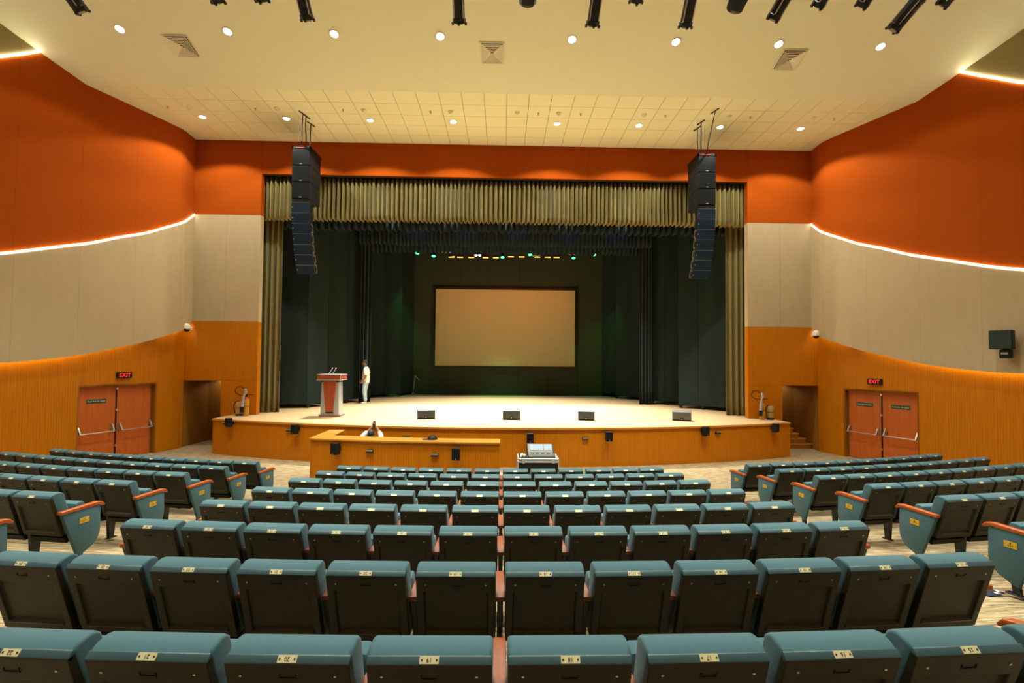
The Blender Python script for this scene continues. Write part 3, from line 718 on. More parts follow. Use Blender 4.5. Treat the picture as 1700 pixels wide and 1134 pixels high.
# ------------------------------------------------------------------ line arrays
def line_array(x, side, sgn):
    t = thing('line_array', 'black hanging speaker array on the %s of the stage opening' % side, 'speaker array', (x, 14.3, 9.2), group='hanging speaker arrays')
    m = MB(); m.span((-.28, 0, 0), (-.24, .85, .07)); m.span((.24, 0, 0), (.28, .85, .07)); m.span((-.28, 0, 0), (.28, .04, .07)); m.span((-.28, .8, 0), (.28, .85, .07)); m.span((-.03, 0, .02), (.03, .85, .09)); m.build('rigging_frame', 'blackmetal', t)
    m = MB(); m.span((-.16, -.004, .020), (.10, -.001, .034)); m.build('frame_badge', 'redpaint', t)
    m = MB()
    CH = (((.0, .05), (.24, -.50)), ((.10, .10), (.27, -.36)), ((.20, .15), (.23, .10))) if sgn < 0 else (((.0, .05), (-.25, -1.10)), ((-.13, .10), (-.38, -.46)), ((-.22, .12), (-.34, -.10)))
    for (bx0, by0), (tx0, ty0) in CH:
        top = Vector((tx0, ty0, ZC-9.2-.03)); mid_ = Vector((tx0*.9+bx0*.1, ty0*.9+by0*.1, .5))
        pts = [Vector((bx0, by0, .07)), Vector((bx0, by0, .07)).lerp(top, .3)+Vector((random.uniform(-.02, .02), 0, 0)), Vector((bx0, by0, .07)).lerp(top, .65)+Vector((random.uniform(-.02, .02), 0, 0)), top]
        m.tube(pts, .016, 6); m.tube([top+Vector((-sgn*-.05, -.14, .01)), top+Vector((sgn*-.05, .16, .01))], .02, 6)
    m.build('hoist_chain', 'blackmetal', t)
    for k in range(3):
        z1 = -.01-k*.505; z0 = z1-.495
        m = MB(); m.prism([(.02, z0), (.02, z1), (.82, z1), (.82, z0)], -.275, .275); c = m.build('subwoofer_cabinet', 'black', t, bevel=.012)
        m = MB(); m.span((-.262, .0, z0+.012), (.262, .022, z1-.012)); m.build('grille', 'grille', c, bevel=.005, segs=1)
        m = MB(); m.span((-.04, -.004, z0+.03), (.04, .004, z0+.055)); m.build('badge', 'silver', c)
        for yy in (.28, .62):
            m = MB(); m.span((sgn*-.272, yy-.05, z0+.2), (sgn*-.279, yy+.05, z0+.30)); m.build('side_handle', 'blackmetal', c)
    m = MB(); m.span((-.27, .03, -1.60), (.27, .5, -1.535)); m.build('transition_frame', 'blackmetal', t)
    p = Vector((0, .02, -1.62))
    for k in range(7):
        a = radians(2+4*k); dn = Vector((0, sin(a), -cos(a))); bk_ = Vector((0, cos(a), sin(a)))
        Mx = Matrix(((1, 0, 0), (0, bk_.y, -dn.y), (0, bk_.z, -dn.z)))
        h = .312
        m = MB(); m.prism([(.012, -h+.008), (.012, -.008), (.16, -.02), (.26, -.09), (.26, -h+.09), (.16, -h+.02)], -.272, .272, 'x', Mx)
        for i in range(len(m.v)): m.v[i] = tuple(Vector(m.v[i])+p)
        c = m.build('array_element', 'blackmetal', t, bevel=.006, segs=1)
        m = MB(); m.prism([(0, -h+.012), (0, -.012), (.014, -.012), (.014, -h+.012)], -.268, .268, 'x', Mx)
        for i in range(len(m.v)): m.v[i] = tuple(Vector(m.v[i])+p)
        m.build('grille', 'bluegrille', c)
        m = MB(); m.prism([(.002, -.012), (.002, -.003), (.02, -.003), (.02, -.012)], -.27, .27, 'x', Mx)
        for i in range(len(m.v)): m.v[i] = tuple(Vector(m.v[i])+p)
        m.build('edge_trim', 'steel', c)
        m = MB(); q = p+Mx @ Vector((-.24, -.004, -h/2)); m.box(q, (.02, .008, .035)); m.build('badge', 'silver', c)
        for s_ in (-1, 1):
            m = MB(); m.prism([(.05, -.03), (.13, .0), (.22, -.06), (.22, -h+.06), (.13, -h), (.05, -h+.03), (.05, -h+.07), (.12, -h+.05), (.17, -h+.10), (.17, -.10), (.12, -.05), (.05, -.07)], s_*.272, s_*.285, 'x', Mx)
            for i in range(len(m.v)): m.v[i] = tuple(Vector(m.v[i])+p)
            m.build('rigging_plate', 'bracket' if k > 1 else 'blackmetal', c)
        p = p+dn*h
line_array(-6.10, 'left', -1); line_array(6.20, 'right', 1)

# ------------------------------------------------------------------ auditorium seats
BW = .2358     # half width of a backrest
def seat_meshes():
    D = {}
    # padded back: side profile (y forward, z up), crowned top, reclined
    pr = [(.022, .782), (.025, .797), (.050, .814), (.095, .822), (.125, .816), (.146, .799), (.156, .770), (.205, .60), (.265, .36), (.175, .34)]
    m = MB(); m.prism(pr, -BW, BW); D['backrest'] = m.mesh('backrest', bevel=.014, smooth=True, segs=3, angle=50)
    # slanting strip between padding and shell, carries the number plate
    m = MB(); m.prism([(.000, .776), (.021, .800), (.032, .795), (.024, .758), (.006, .763)], -BW+.002, BW-.002); D['top_strip'] = m.mesh('top_strip', bevel=.004, segs=2, smooth=True)
    # dark moulded shell with a sunk panel
    A = Vector((0, 0, .776)); B_ = Vector((0, .128, .335)); dn = (B_-A); H = dn.length; dn.normalize(); nr = Vector((0, dn.z, -dn.y))   # outwards (to the rear)
    if nr.y > 0: nr = -nr
    def pt(x, s, o): p = A+dn*s+nr*o; return (x, p.y, p.z)
    w = BW-.002; m = MB()
    loops = [[(-w, 0), (w, 0), (w, H), (-w, H)], [(-w+.042, .105), (w-.042, .105), (w-.042, H-.045), (-w+.042, H-.045)], [(-w+.05, .112), (w-.05, .112), (w-.05, H-.06), (-w+.05, H-.06)]]
    vs = [pt(x, s, -.045) for x, s in loops[0]]+[pt(x, s, 0) for x, s in loops[0]]+[pt(x, s, 0) for x, s in loops[1]]+[pt(x, s, -.016) for x, s in loops[2]]
    fs = [(0, 1, 2, 3)]
    for q in range(3): fs += [(4*q+k, 4*q+(k+1) % 4, 4*q+4+(k+1) % 4, 4*q+4+k) for k in range(4)]
    fs.append((12, 13, 14, 15)); m.add(vs, fs); D['back_shell'] = m.mesh('back_shell', bevel=.004, segs=2)
    # bottom ledge of the sunk panel, its highlight painted by a lighter colour
    m = MB(); vs = [pt(x, s, o) for s, o in ((H-.064, -.016), (H-.052, .007), (H-.044, .004), (H-.050, -.016)) for x in (-w+.05, w-.05)]
    m.add(vs, [(0, 1, 3, 2), (2, 3, 5, 4), (4, 5, 7, 6), (6, 7, 1, 0), (0, 2, 4, 6), (1, 7, 5, 3)]); D['lower_ledge'] = m.mesh('lower_ledge')
    # screws and slot
    q = nr.to_track_quat('Z', 'Y').to_matrix()
    for i, x in enumerate((-.178, .178)):
        m = MB(); m.lathe([(.0055, -.004), (.0055, .002), (.003, .004), (.001, .0045)], 10, q, pt(x, .055, 0)); D['screw%d' % i] = m.mesh('screw', smooth=True)
    m = MB()
    for a, c in (((-.032, .048), (-.028, .066)), ((.028, .048), (.032, .066)), ((-.032, .062), (.032, .068))):
        vs = [pt(x, s, o) for o in (-.002, .003) for x, s in ((a[0], a[1]), (c[0], a[1]), (c[0], c[1]), (a[0], c[1]))]
        m.add(vs, [(3, 2, 1, 0), (4, 5, 6, 7), (0, 1, 5, 4), (1, 2, 6, 5), (2, 3, 7, 6), (3, 0, 4, 7)])
    D['slot'] = m.mesh('slot')
    # number plate on the slanting strip
    s0, s1 = Vector((0, .001, .777)), Vector((0, .021, .800)); mid = (s0+s1)/2; up = (s1-s0).normalized(); pn = Vector((0, -up.z, up.y)); PM = Matrix(((1, 0, 0), (0, up.y, pn.y), (0, up.z, pn.z)))
    m = MB(); vs = []
    for o in (0, .003):
        for x, s in ((-.036, -.0128), (.036, -.0128), (.036, .0128), (-.036, .0128)): vs.append(PM @ Vector((x, s, o))+mid)
    m.add(vs, [(3, 2, 1, 0), (4, 5, 6, 7), (0, 1, 5, 4), (1, 2, 6, 5), (2, 3, 7, 6), (3, 0, 4, 7)]); D['number_plate'] = m.mesh('number_plate')
    m = MB()
    m.lathe([(.0035, .002), (.0035, .005), (.001, .0055)], 8, PM, mid); D['rivet'] = m.mesh('rivet')
    D['_plate'] = (mid+pn*.0038, PM)
    # tipped-up cushion and its pan
    m = MB(); m.prism([(.300, .350), (.275, .600), (.290, .640), (.330, .655), (.375, .650), (.392, .625), (.400, .36)], -.218, .218); D['seat_cushion'] = m.mesh('seat_cushion', bevel=.016, smooth=True, segs=2, angle=50)
    m = MB(); m.prism([(.398, .62), (.415, .60), (.425, .36), (.39, .265), (.21, .235), (.175, .30), (.29, .345), (.398, .36)], -.205, .205); D['seat_pan'] = m.mesh('seat_pan', bevel=.01, segs=2)
    # shared arm, pedestal
    arm = [(.10, .582), (.10, .612), (.44, .616), (.485, .606), (.505, .575), (.495, .562), (.478, .574), (.455, .582)]
    m = MB(); m.prism(arm, -.029, .029); D['armrest'] = m.mesh('armrest', bevel=.006, segs=2, smooth=True)
    m = MB(); m.prism([(.10, .582), (.47, .582), (.42, .50), (.33, .34), (.295, .0), (.225, .0), (.20, .34)], -.018, .018); m.span((-.03, .20, 0), (.03, .33, .012)); D['pedestal'] = m.mesh('pedestal', bevel=.003, segs=1)
    # aisle end panel
    ep = [(.085, .585), (.505, .585), (.512, .32), (.504, .255), (.478, .195), (.430, .148), (.360, .112), (.268, .072)]
    m = MB(); m.prism(ep, -.022, .022); D['end_panel'] = m.mesh('end_panel', bevel=.008, smooth=True, segs=2)
    m = MB(); m.prism([(.262, .085), (.330, .115), (.315, 0), (.250, 0)], -.018, .018); m.span((-.03, .20, 0), (.03, .37, .014)); D['end_foot'] = m.mesh('end_foot', bevel=.003, segs=1)
    m = MB(); m.prism([(.070, .583), (.070, .618), (.47, .624), (.525, .612), (.555, .575), (.545, .558), (.52, .572), (.49, .583)], -.032, .032); D['end_armrest'] = m.mesh('end_armrest', bevel=.009, segs=3, smooth=True)
    m = MB(); m.span((-.0025, .27, .43), (.0025, .375, .49)); D['row_plate'] = m.mesh('row_plate', bevel=.001, segs=1)
    m = MB()
    for y in (.279, .366): m.lathe([(.003, -.0045), (.003, .0045)], 8, Matrix.Rotation(pi/2, 3, 'Y'), (0, y, .46))
    for y in (.305, .322, .339): m.span((-.0032, y-.005, .448), (.0032, y+.005, .456))
    m.span((-.0032, .316, .466), (.0032, .328, .478)); D['row_plate_marks'] = m.mesh('row_plate_marks')
    return D
SM = seat_meshes()
SMAT = dict(backrest='teal', top_strip='strip', back_shell='shell', lower_ledge='ledge', screw0='steel', screw1='steel', slot='black', number_plate='brassplate', rivet='ink', seat_cushion='teal', seat_pan='black', armrest='arm', pedestal='blackmetal', end_panel='teal', end_foot='blackmetal', end_armrest='endarm', row_plate='yellow', row_plate_marks='ink')
for k, mm in SMAT.items(): SM[k].materials.append(MT[mm])
NUM = {}
def seat(x, y, z, rot, label, group, number=None, left='arm', right=None, far=False):
    t = thing('auditorium_seat', label, 'seat', (x+.011*sin(rot), y-.011*cos(rot), z), (0, 0, rot), group)
    link('backrest', SM['backrest'], None, t); sh = link('back_shell', SM['back_shell'], None, t)
    link('top_strip', SM['top_strip'], None, t); link('lower_ledge', SM['lower_ledge'], None, sh)
    link('seat_cushion', SM['seat_cushion'], None, t); link('seat_pan', SM['seat_pan'], None, t)
    pl = link('number_plate', SM['number_plate'], None, t)
    if not far:
        link('screw', SM['screw0'], None, sh); link('screw', SM['screw1'], None, sh); link('slot', SM['slot'], None, sh); [link('rivet', SM['rivet'], None, pl, (x_, 0, 0)) for x_ in (-.028, .028)]
    if number is not None:
        if number not in NUM:
            NUM[number] = text_mesh(str(number), .021, .0004); NUM[number].materials.append(MT['ink'])
        pos, PM = SM['_plate']; tx = link('lettering', NUM[number], None, pl); tx.location = pos
        tx.rotation_euler = (PM @ Matrix.Rotation(pi, 3, 'Z')).to_euler()      # the digits face the front of the hall
    for side, sx in ((left, -1), (right, 1)):
        if side == 'arm':
            link('armrest', SM['armrest'], None, t, (sx*.265, 0, 0)); link('pedestal', SM['pedestal'], None, t, (sx*.265, 0, 0))
        elif side == 'end':
            ep = link('end_panel', SM['end_panel'], None, t, (sx*.272, 0, 0)); link('end_armrest', SM['end_armrest'], None, t, (sx*.272, 0, 0)); link('end_foot', SM['end_foot'], None, t, (sx*.272, 0, 0))
            rp = link('row_plate', SM['row_plate'], None, ep, (sx*.0235, 0, 0)); link('row_plate_marks', SM['row_plate_marks'], None, ep, (sx*.0235, 0, 0))
    return t
CARD = ['nearest', 'second nearest', 'third nearest', 'fourth nearest', 'fifth nearest', 'sixth nearest', 'seventh nearest', 'eighth nearest']
for i in range(1, 9):
    R = row_R(i); js = range(2, 11) if i == 1 else range(12)
    for j in js:
        a = (j-5.5)*.53/R
        n = ORD[j-js[0]]
        seat(.003+R*sin(a), YC-R*cos(a), row_z(i)-SEAT_H, a, 'teal seat in the centre block, %s row, %s seat from left' % (CARD[i-1], n), 'centre block, %s row' % CARD[i-1],
             24-j if i <= 3 else None, 'end' if j == 0 else 'arm', 'end' if j == 11 or (i == 1 and j == 10) else None, far=i > 6)
CNT = {-1: {8: 10, 7: 10, 6: 8, 5: 5, 4: 2, 3: 1}, 1: {8: 10, 7: 10, 6: 9, 5: 6, 4: 3, 3: 2, 2: 1}}
for sgn, side in ((-1, 'left'), (1, 'right')):
    for i, cnt in CNT[sgn].items():
        R = row_R(i); t0 = 5.0995/R; x0 = R*sin(t0); y0 = YC-R*cos(t0)-.1417
        for j in range(cnt):
            s = j*.5274; a = .1536+.0368*s/2; h = .1536+.0368*s
            last = (j == 9)
            A_, B_ = ('arm', 'end') if sgn < 0 else ('end', 'arm')          # which side is the aisle
            if j: A_, B_ = ('arm', None) if sgn < 0 else (None, 'arm')
            if last and sgn < 0: A_ = 'end'
            if last and sgn > 0: B_ = 'end'
            seat(.07+sgn*(x0+s*cos(a)), y0+s*sin(a), row_z(i)+.037-SEAT_H, sgn*h, 'teal seat in the %s block, %s row from the stage, %s from the aisle' % (side, ORD[8-i], ORD[j]),
                 '%s block, %s row from the stage' % (side, ORD[8-i]), None, A_, B_, far=i > 6)

# ------------------------------------------------------------------ control booth in front of the stage
bt = thing('control_booth', 'waist-high timber control booth in front of the stage', 'booth', (0, 0, 0))
def ringpt(R, a): return (R*sin(a), YC-R*cos(a))
A0, A1 = -4.45/22.08, -.033/22.08; nb = 14; ang_ = [A0+(A1-A0)*k/nb for k in range(nb+1)]
ZL = 1.02
for k in range(0, nb, 7): fascia([ringpt(22.06, a) for a in ang_[k:k+8]], 0, ZL-.035, .06, 'wood', 'front_panel', bt, k*.3)
m = MB(); o_ = [ringpt(22.09, a) for a in ang_]; i_ = [ringpt(21.55, a) for a in ang_]
n = nb+1; vs = [(x, y, z) for z in (ZL-.035, ZL) for x, y in o_+i_]
fs = []
for k in range(nb): fs += [(2*n+k, 2*n+k+1, 3*n+k+1, 3*n+k), (k+1, k, n+k, n+k+1), (k, k+1, 2*n+k+1, 2*n+k), (n+k+1, n+k, 3*n+k, 3*n+k+1)]
fs += [(0, 2*n, 3*n, n), (nb, n+nb, 3*n+nb, 2*n+nb)]
m.add(vs, fs); m.build('front_ledge', 'woodtop', bt)
m = MB(); m.prism([(-4.49, 11.30), (-4.46, 11.27), (-4.06, 11.74), (-4.11, 12.66), (-4.50, 12.66)], ZL-.036, ZL-.001, 'z'); m.build('side_ledge', 'woodtop', bt)
m = MB(); m.span((-4.47, 11.32, 0), (-4.41, 12.64, ZL-.036)); m.build('side_panel', 'wood', bt)
m = MB(); m.span((-4.15, 11.9, 0), (-4.11, 12.64, ZL-.036)); m.build('inner_side_panel', 'wood', bt)
m = MB(); m.span((-.10, 11.0, 0), (-.05, 11.33, ZL-.036)); m.build('end_panel', 'wood', bt)

# small black speakers and step lights on the timber fronts
def small_speaker(x, y, z, yaw, label, w=.19, h=.26):
    t = thing('wall_speaker', label, 'speaker', (x, y, z), (0, 0, yaw), 'small black speakers on the timber fronts')
    m = MB(); m.prism([(-w/2, -.20), (w/2, -.20), (w/2-.02, -.06), (-w/2+.02, -.06)], -h/2, h/2, 'z'); c = m.build('cabinet', 'black', t, bevel=.01)
    m = MB(); m.span((-w/2+.01, -.206, -h/2+.012), (w/2-.01, -.198, h/2-.012)); m.build('grille', 'grille', c, bevel=.003, segs=1)
    m = MB(); m.box((0, -.209, -h/2+.03), (.018, .004, .018)); m.build('badge', 'silver', c)
    m = MB(); m.span((-.035, -.01, -.05), (.035, .0, .05)); m.tube([(0, 0, 0), (0, -.08, 0)], .016, 8); m.build('bracket', 'blackmetal', t)
def step_light(x, y, z, yaw, label):
    t = thing('step_light', label, 'step light', (x, y, z), (0, 0, yaw), 'small louvred step lights')
    m = MB(); m.prism([(0, .035), (-.035, .03), (-.06, -.02), (-.05, -.035), (0, -.035)], -.085, .085); m.build('housing', 'black', t, bevel=.006)
    for k in range(4):
        m = MB(); m.box((-.06+.04*k, -.048, .012), (.032, .012, .03), (.45, 0, 0)); m.build('louvre', 'silver', t)
def on_stage(x): y = stage_y(x)+.03; return x, y, atan2(x-XC, sqrt(RS_**2-(x-XC)**2))
for x, z, tw, lb in ((-7.92, .99, .5, 'far left end of'), (-5.72, .90, .25, 'left part of'), (.76, .81, -.03, 'just behind the mixing desk on'), (2.90, .84, -.1, 'right of the mixing desk on'), (5.72, .92, -.25, 'right part of'), (8.15, 1.00-.06, -.5, 'far right end of')):
    X, Y, ya = on_stage(x); small_speaker(X, Y, z, ya-tw*.0+(-.35 if x < -4 else (.35 if x > 4.5 else 0)) , 'small black speaker at the %s the stage front' % lb)
for x, z, lb in ((-8.2, .94, 'at the far left end of the stage front'), (-6.02, .85, 'left of the lectern on the stage front'), (2.28, .77, 'right of the mixing desk on the stage front'), (6.25, .86, 'on the right part of the stage front')):
    X, Y, ya = on_stage(x); step_light(X, Y, z, ya, 'small black louvred step light '+lb)
for x, z, yw, lb in ((-3.72, .82, -.35, 'at the left of the booth front'), (-1.00, .775, .0, 'at the right of the booth front')):
    a = math.asin(x/22.06); X, Y = ringpt(22.06, a); small_speaker(X, Y, z, a+yw, 'small black speaker '+lb)
for x, z, lb in ((-3.0, .77, 'between the booth speakers, left one'), (-1.5, .724, 'between the booth speakers, right one')):
    a = math.asin(x/22.06); X, Y = ringpt(22.06, a); step_light(X, Y, z, a, 'small black louvred step light '+lb)

# black cap on the ledge, chair back behind it
m = MB(); m.sphere((0, 0, 0), .115, 16, 8, (1.0, .95, .85))
for i, v in enumerate(m.v):
    if v[2] < 0: m.v[i] = (v[0], v[1], v[2]*.05)
t = thing('peaked_hat', 'black peaked cap lying on the booth ledge', 'cap', (-1.60, 11.16, ZL+.006)); m.build('crown', 'black', t, smooth=True)
m = MB(); m.prism([(-.10, -.09), (-.23, -.05), (-.24, .03), (-.10, .09)], 0, .012, 'z'); m.build('peak', 'black', t, bevel=.004)
t = thing('booth_chair', 'dark chair whose rounded back just shows above the booth ledge', 'chair', (-2.38, 12.05, 0))
m = MB(); m.prism([(-.20, .55), (-.16, .90), (-.08, .955), (.08, .955), (.16, .90), (.20, .55)], -.03, .03, 'y'); m.build('backrest', 'black', t, bevel=.012)
m = MB(); m.span((-.23, .0, .42), (.23, .45, .49)); m.build('seat', 'black', t, bevel=.02)
for sx in (-.2, .2):
    for yy in (.03, .42): m = MB(); m.tube([(sx, yy, .43), (sx*1.1, yy, 0)], .014, 6); m.build('leg', 'blackmetal', t)
m = MB(); m.tube([(0, 0, .45), (0, 0, .6)], .02, 6); m.build('back_post', 'blackmetal', t)

# mixing desk on a flight case
CXm, CYm = .90, 11.62
t = thing('flight_case', 'black flight case with aluminium edges in front of the stage', 'flight case', (CXm, CYm, 0))
m = MB(); m.span((-.485, 0, .06), (.485, .62, .445)); m.build('body', 'black', t)
m = MB()
E_ = .028
for sx in (-.49, .49):
    for yy in (0, .62): m.box((sx, yy, .25), (E_, E_, .39))
    for z in (.06, .42): m.box((sx, .31, z), (E_, .64, E_))
for yy in (0, .62):
    for z in (.06, .42): m.box((0, yy, z), (1.0, E_, E_*1.3))
m.build('edge_trim', 'silver', t, bevel=.004, segs=1)
m = MB(); m.span((-.50, -.012, .455), (.50, .632, .505)); lid = m.build('tray', 'silver', t, bevel=.005, segs=1)
m = MB(); m.span((-.46, .03, .506), (-.26, .60, .509)); m.build('cable_well', 'black', lid)
m = MB(); m.tube([(-.42+.012*k, .10+.4*abs(sin(k*.9)), .52+.008*(k % 3)) for k in range(12)], .008, 6); m.build('coiled_lead', 'cream', lid)
for x in (-.36, .36): m = MB(); m.box((x, -.022, .43), (.07, .02, .08)); m.build('latch', 'steel', t, bevel=.006)
for x in (-.42, .42):
    for yy in (.08, .54): m = MB(); m.lathe([(.03, -.015), (.03, .015)], 12, Matrix.Rotation(pi/2, 3, 'Y'), (x, yy, .03)); m.build('castor', 'black', t)
t = thing('mixing_desk', 'mixing desk with lit screens on the flight case', 'mixing desk', (CXm+.06, CYm+.05, .507))
m = MB(); m.prism([(0, 0), (0, .045), (.30, .10), (.52, .25), (.55, .25), (.55, 0)], -.30, .34); body = m.build('body', 'bracket', t, bevel=.006, segs=1)
for sx in (-.305, .34): m = MB(); m.prism([(-.005, 0), (-.005, .06), (.30, .12), (.52, .272), (.56, .272), (.56, 0)], sx-.012, sx+.012); m.build('cheek', 'black', t, bevel=.004, segs=1)
sl = Vector((0, .22, .15)).normalized(); ny_ = Vector((0, -sl.z, sl.y)); s2 = Vector((0, .30, .055)).normalized(); n2 = Vector((0, -s2.z, s2.y))
def desk_quad(x0, x1, a, c, base, dirv, nrm, off=.003, th=.004):
    m = MB(); vs = [Vector((x, 0, 0))+base+dirv*s+nrm*o for o in (off, off+th) for x, s in ((x0, a), (x1, a), (x1, c), (x0, c))]
    m.add(vs, [(3, 2, 1, 0), (4, 5, 6, 7), (0, 1, 5, 4), (1, 2, 6, 5), (2, 3, 7, 6), (3, 0, 4, 7)]); return m
bs = Vector((0, .30, .10)); b2 = Vector((0, 0, .045))
desk_quad(-.24, .09, .05, .255, bs, sl, ny_).build('screen', 'screenlit', t); desk_quad(.11, .30, .05, .255, bs, sl, ny_).build('screen', 'screenlit', t)
for k in range(4): desk_quad(-.26+.14*k, -.16+.14*k, .20, .235, b2, s2, n2).build('button_bank', 'ink', t)
for k in range(14):
    x = -.27+.043*k; desk_quad(x, x+.02, .08, .17, b2, s2, n2, .002, .002).build('fader_slot', 'mixerblue', t)
    desk_quad(x+.002, x+.018, .11+.03*((k*5) % 3)/3, .13+.03*((k*5) % 3)/3, b2, s2, n2, .002, .012).build('fader_cap', 'ink' if k % 3 else 'white', t)

# ------------------------------------------------------------------ things on the stage
t = thing('lectern', 'red-brown and silver lectern at the left of the stage', 'lectern', (-5.40, 15.1, ZS))
m = MB(); m.span((-.33, .0, 0), (.33, .50, .075)); m.build('plinth', 'red_lacquer', t, bevel=.008)
m = MB(); m.span((-.345, -.012, .0), (.345, .512, .025)); m.span((-.335, -.005, .07), (.335, .505, .085)); m.build('plinth_trim', 'silver', t)
m = MB(); m.prism([(-.29, .085), (.29, .085), (.265, 1.13), (-.265, 1.13)], .03, .42, 'y'); m.build('column', 'silver', t, bevel=.012)
m = MB(); m.prism([(-.115, .17), (.115, .17), (.205, 1.13), (-.205, 1.13)], -.012, .05, 'y'); fp = m.build('front_panel', 'red_lacquer', t, bevel=.005, segs=1)
m = MB(); m.prism([(-.125, .13), (.125, .13), (.115, .17), (-.115, .17)], -.008, .05, 'y'); m.build('panel_foot', 'black', fp)  # black wedge at the foot of the front panel
m = MB(); m.prism([(-.27, 1.10), (.27, 1.10), (.27, 1.16), (-.27, 1.16)], .0, .45, 'y'); m.build('neck', 'black', t)
m = MB(); m.span((-.36, -.10, 1.165), (.36, .55, 1.345)); m.build('top', 'red_lacquer', t, bevel=.012)
m = MB(); m.span((-.366, -.106, 1.16), (.366, .556, 1.185)); m.span((-.366, -.106, 1.325), (.366, .556, 1.347)); m.span((.352, -.108, 1.18), (.368, -.09, 1.33)); m.build('top_trim', 'silver', t)
for x, dx in ((-.10, .13), (.02, .12)):
    m = MB(); m.tube([(x, .15, 1.347), (x+dx*.6, .13, 1.44), (x+dx, .11, 1.52)], .007, 6); mc = m.build('gooseneck', 'steel', t)
    m = MB(); m.tube([(x+dx, .11, 1.515), (x+dx*1.12, .105, 1.55)], .016, 8); m.build('microphone', 'white', mc)

MT['monitor'] = pmat('monitor_cabinet', (.035, .042, .046), .45)
MT['monitor_grey'] = pmat('faded_monitor_cabinet', (.085, .08, .075), .55)
def wedge(x, yaw, label, w=.54, cab='monitor'):
    t = thing('stage_monitor', label, 'stage monitor', (x, 14.85, ZS), (0, 0, yaw), 'black wedge monitors along the stage front')
    m = MB(); m.prism([(-.02, .0), (-.10, .06), (-.08, .27), (.0, .325), (.08, .325), (.36, .06), (.36, 0)], -w/2, w/2); c = m.build('cabinet', cab, t, bevel=.014)
    m = MB(); v0 = Vector((0, .10, .31)); v1 = Vector((0, .345, .078)); d = (v1-v0); nr = Vector((0, .7, .74)).normalized()
    vs = [Vector((sx*(w/2-.03), 0, 0))+p+nr*o for o in (0, .008) for p, sx in ((v0, -1), (v0, 1), (v1, 1), (v1, -1))]
    m.add(vs, [(3, 2, 1, 0), (4, 5, 6, 7), (0, 1, 5, 4), (1, 2, 6, 5), (2, 3, 7, 6), (3, 0, 4, 7)]); m.build('grille', 'grille', t)
    m = MB(); m.span((-.05, -.102, .05), (.05, -.07, .10)); m.build('socket_plate', 'black', t); m = MB(); m.box((.0, -.103, .065), (.03, .008, .02)); m.build('cable_plug', 'silver', t)
wedge(-2.33, .10, 'black wedge monitor nearest the lectern'); wedge(.30, 0, 'black wedge monitor at the middle of the stage front'); wedge(2.63, -.22, 'black wedge monitor right of centre on the stage front', .50); wedge(5.62, -.35, 'greyish wedge monitor at the right of the stage front', .56, 'monitor_grey')

t = thing('microphone_stand', 'slim silver microphone stand at the rear left of the stage', 'microphone stand', (-4.72, 25.45, ZS))
for a in (0, 2.1, 4.2): m = MB(); m.tube([(0, 0, .12), (.22*cos(a), .22*sin(a), .01)], .012, 6); m.build('foot', 'steel', t)
m = MB(); m.tube([(0, 0, .1), (.12, 0, 1.03)], .013, 6); m.build('pole', 'steel', t)
m = MB(); m.tube([(.12, 0, 1.03), (.34, 0, .78)], .010, 6); m.build('boom', 'steel', t)
m = MB(); m.tube([(.12, 0, 1.03), (.16, 0, 1.28)], .008, 6); m.sphere((.165, 0, 1.34), .05, 10, 6); m.build('microphone', 'black', t)

def extinguisher(x, y, kind, label, tilt=0):
    t = thing('fire_extinguisher', label, 'fire extinguisher', (x, y, ZS), (0, 0, 0), 'fire extinguishers beside the stage')
    if kind == 'gas':
        m = MB(); m.lathe([(.075, .0), (.082, .015), (.082, .49), (.07, .55), (.035, .585), (.03, .60)], 18); m.build('cylinder', 'ochre', t, smooth=True)
        m = MB(); m.lathe([(.079, .495), (.0715, .552), (.036, .588), (.031, .603), (.01, .603)], 18); m.build('shoulder', 'redpaint', t, smooth=True)
        m = MB(); m.lathe([(.083, .29), (.084, .292), (.084, .308), (.083, .31)], 18); m.build('band', 'ink', t)
        m = MB(); m.tube([(0, 0, .59), (0, 0, .68)], .022, 8); m.box((.08, 0, .665), (.26, .03, .018), (0, -.06, 0)); m.build('valve_handle', 'black', t)
        m = MB(); m.tube([(-.02, -.02, .64), (-.20, -.02, .66), (-.33, -.02, .72), (-.36, -.02, .82), (-.29, -.02, .92), (-.17, -.02, .93), (-.06, -.02, .85)], .013, 8); m.build('hose', 'black', t, smooth=True)
        m = MB(); m.tube([(-.03, -.05, .86), (.0, -.05, .74), (-.05, -.07, .66), (-.09, -.08, .30)], [.035, .045, .03, .055], 10); m.build('horn_grip', 'silver', t, smooth=True)
        m = MB(); m.tube([(-.09, -.08, .31), (-.10, -.08, .12)], [.05, .058], 10); m.build('horn', 'black', t, smooth=True)
    else:
        m = MB(); m.lathe([(.10, .04), (.105, .06), (.105, .40), (.09, .43), (.03, .445)], 18); m.build('cylinder', 'khaki', t, smooth=True)
        m = MB(); m.lathe([(.105, 0), (.11, .01), (.108, .06), (.10, .065)], 18); m.build('base', 'black', t)
        m = MB(); m.tube([(0, 0, .44), (0, 0, .49)], .022, 8); m.box((.03, 0, .475), (.15, .028, .022), (0, -.2, 0)); m.build('valve_handle', 'redpaint', t)
        m = MB(); m.lathe([(.106, .235), (.107, .237), (.107, .25), (.106, .252)], 18); m.build('band', 'ink', t)
        m = MB(); m.tube([(-.01, 0, .46), (-.09, -.02, .46), (-.155, -.03, .36), (-.155, -.03, .24), (-.12, -.03, .08)], .014, 8); m.build('hose', 'black', t, smooth=True)
extinguisher(-8.08, 15.32, 'gas', 'gas extinguisher coloured ochre by reflected timber, white horn, left of the stage'); extinguisher(-8.34, 15.40, 'dry', 'short khaki extinguisher left of the stage')
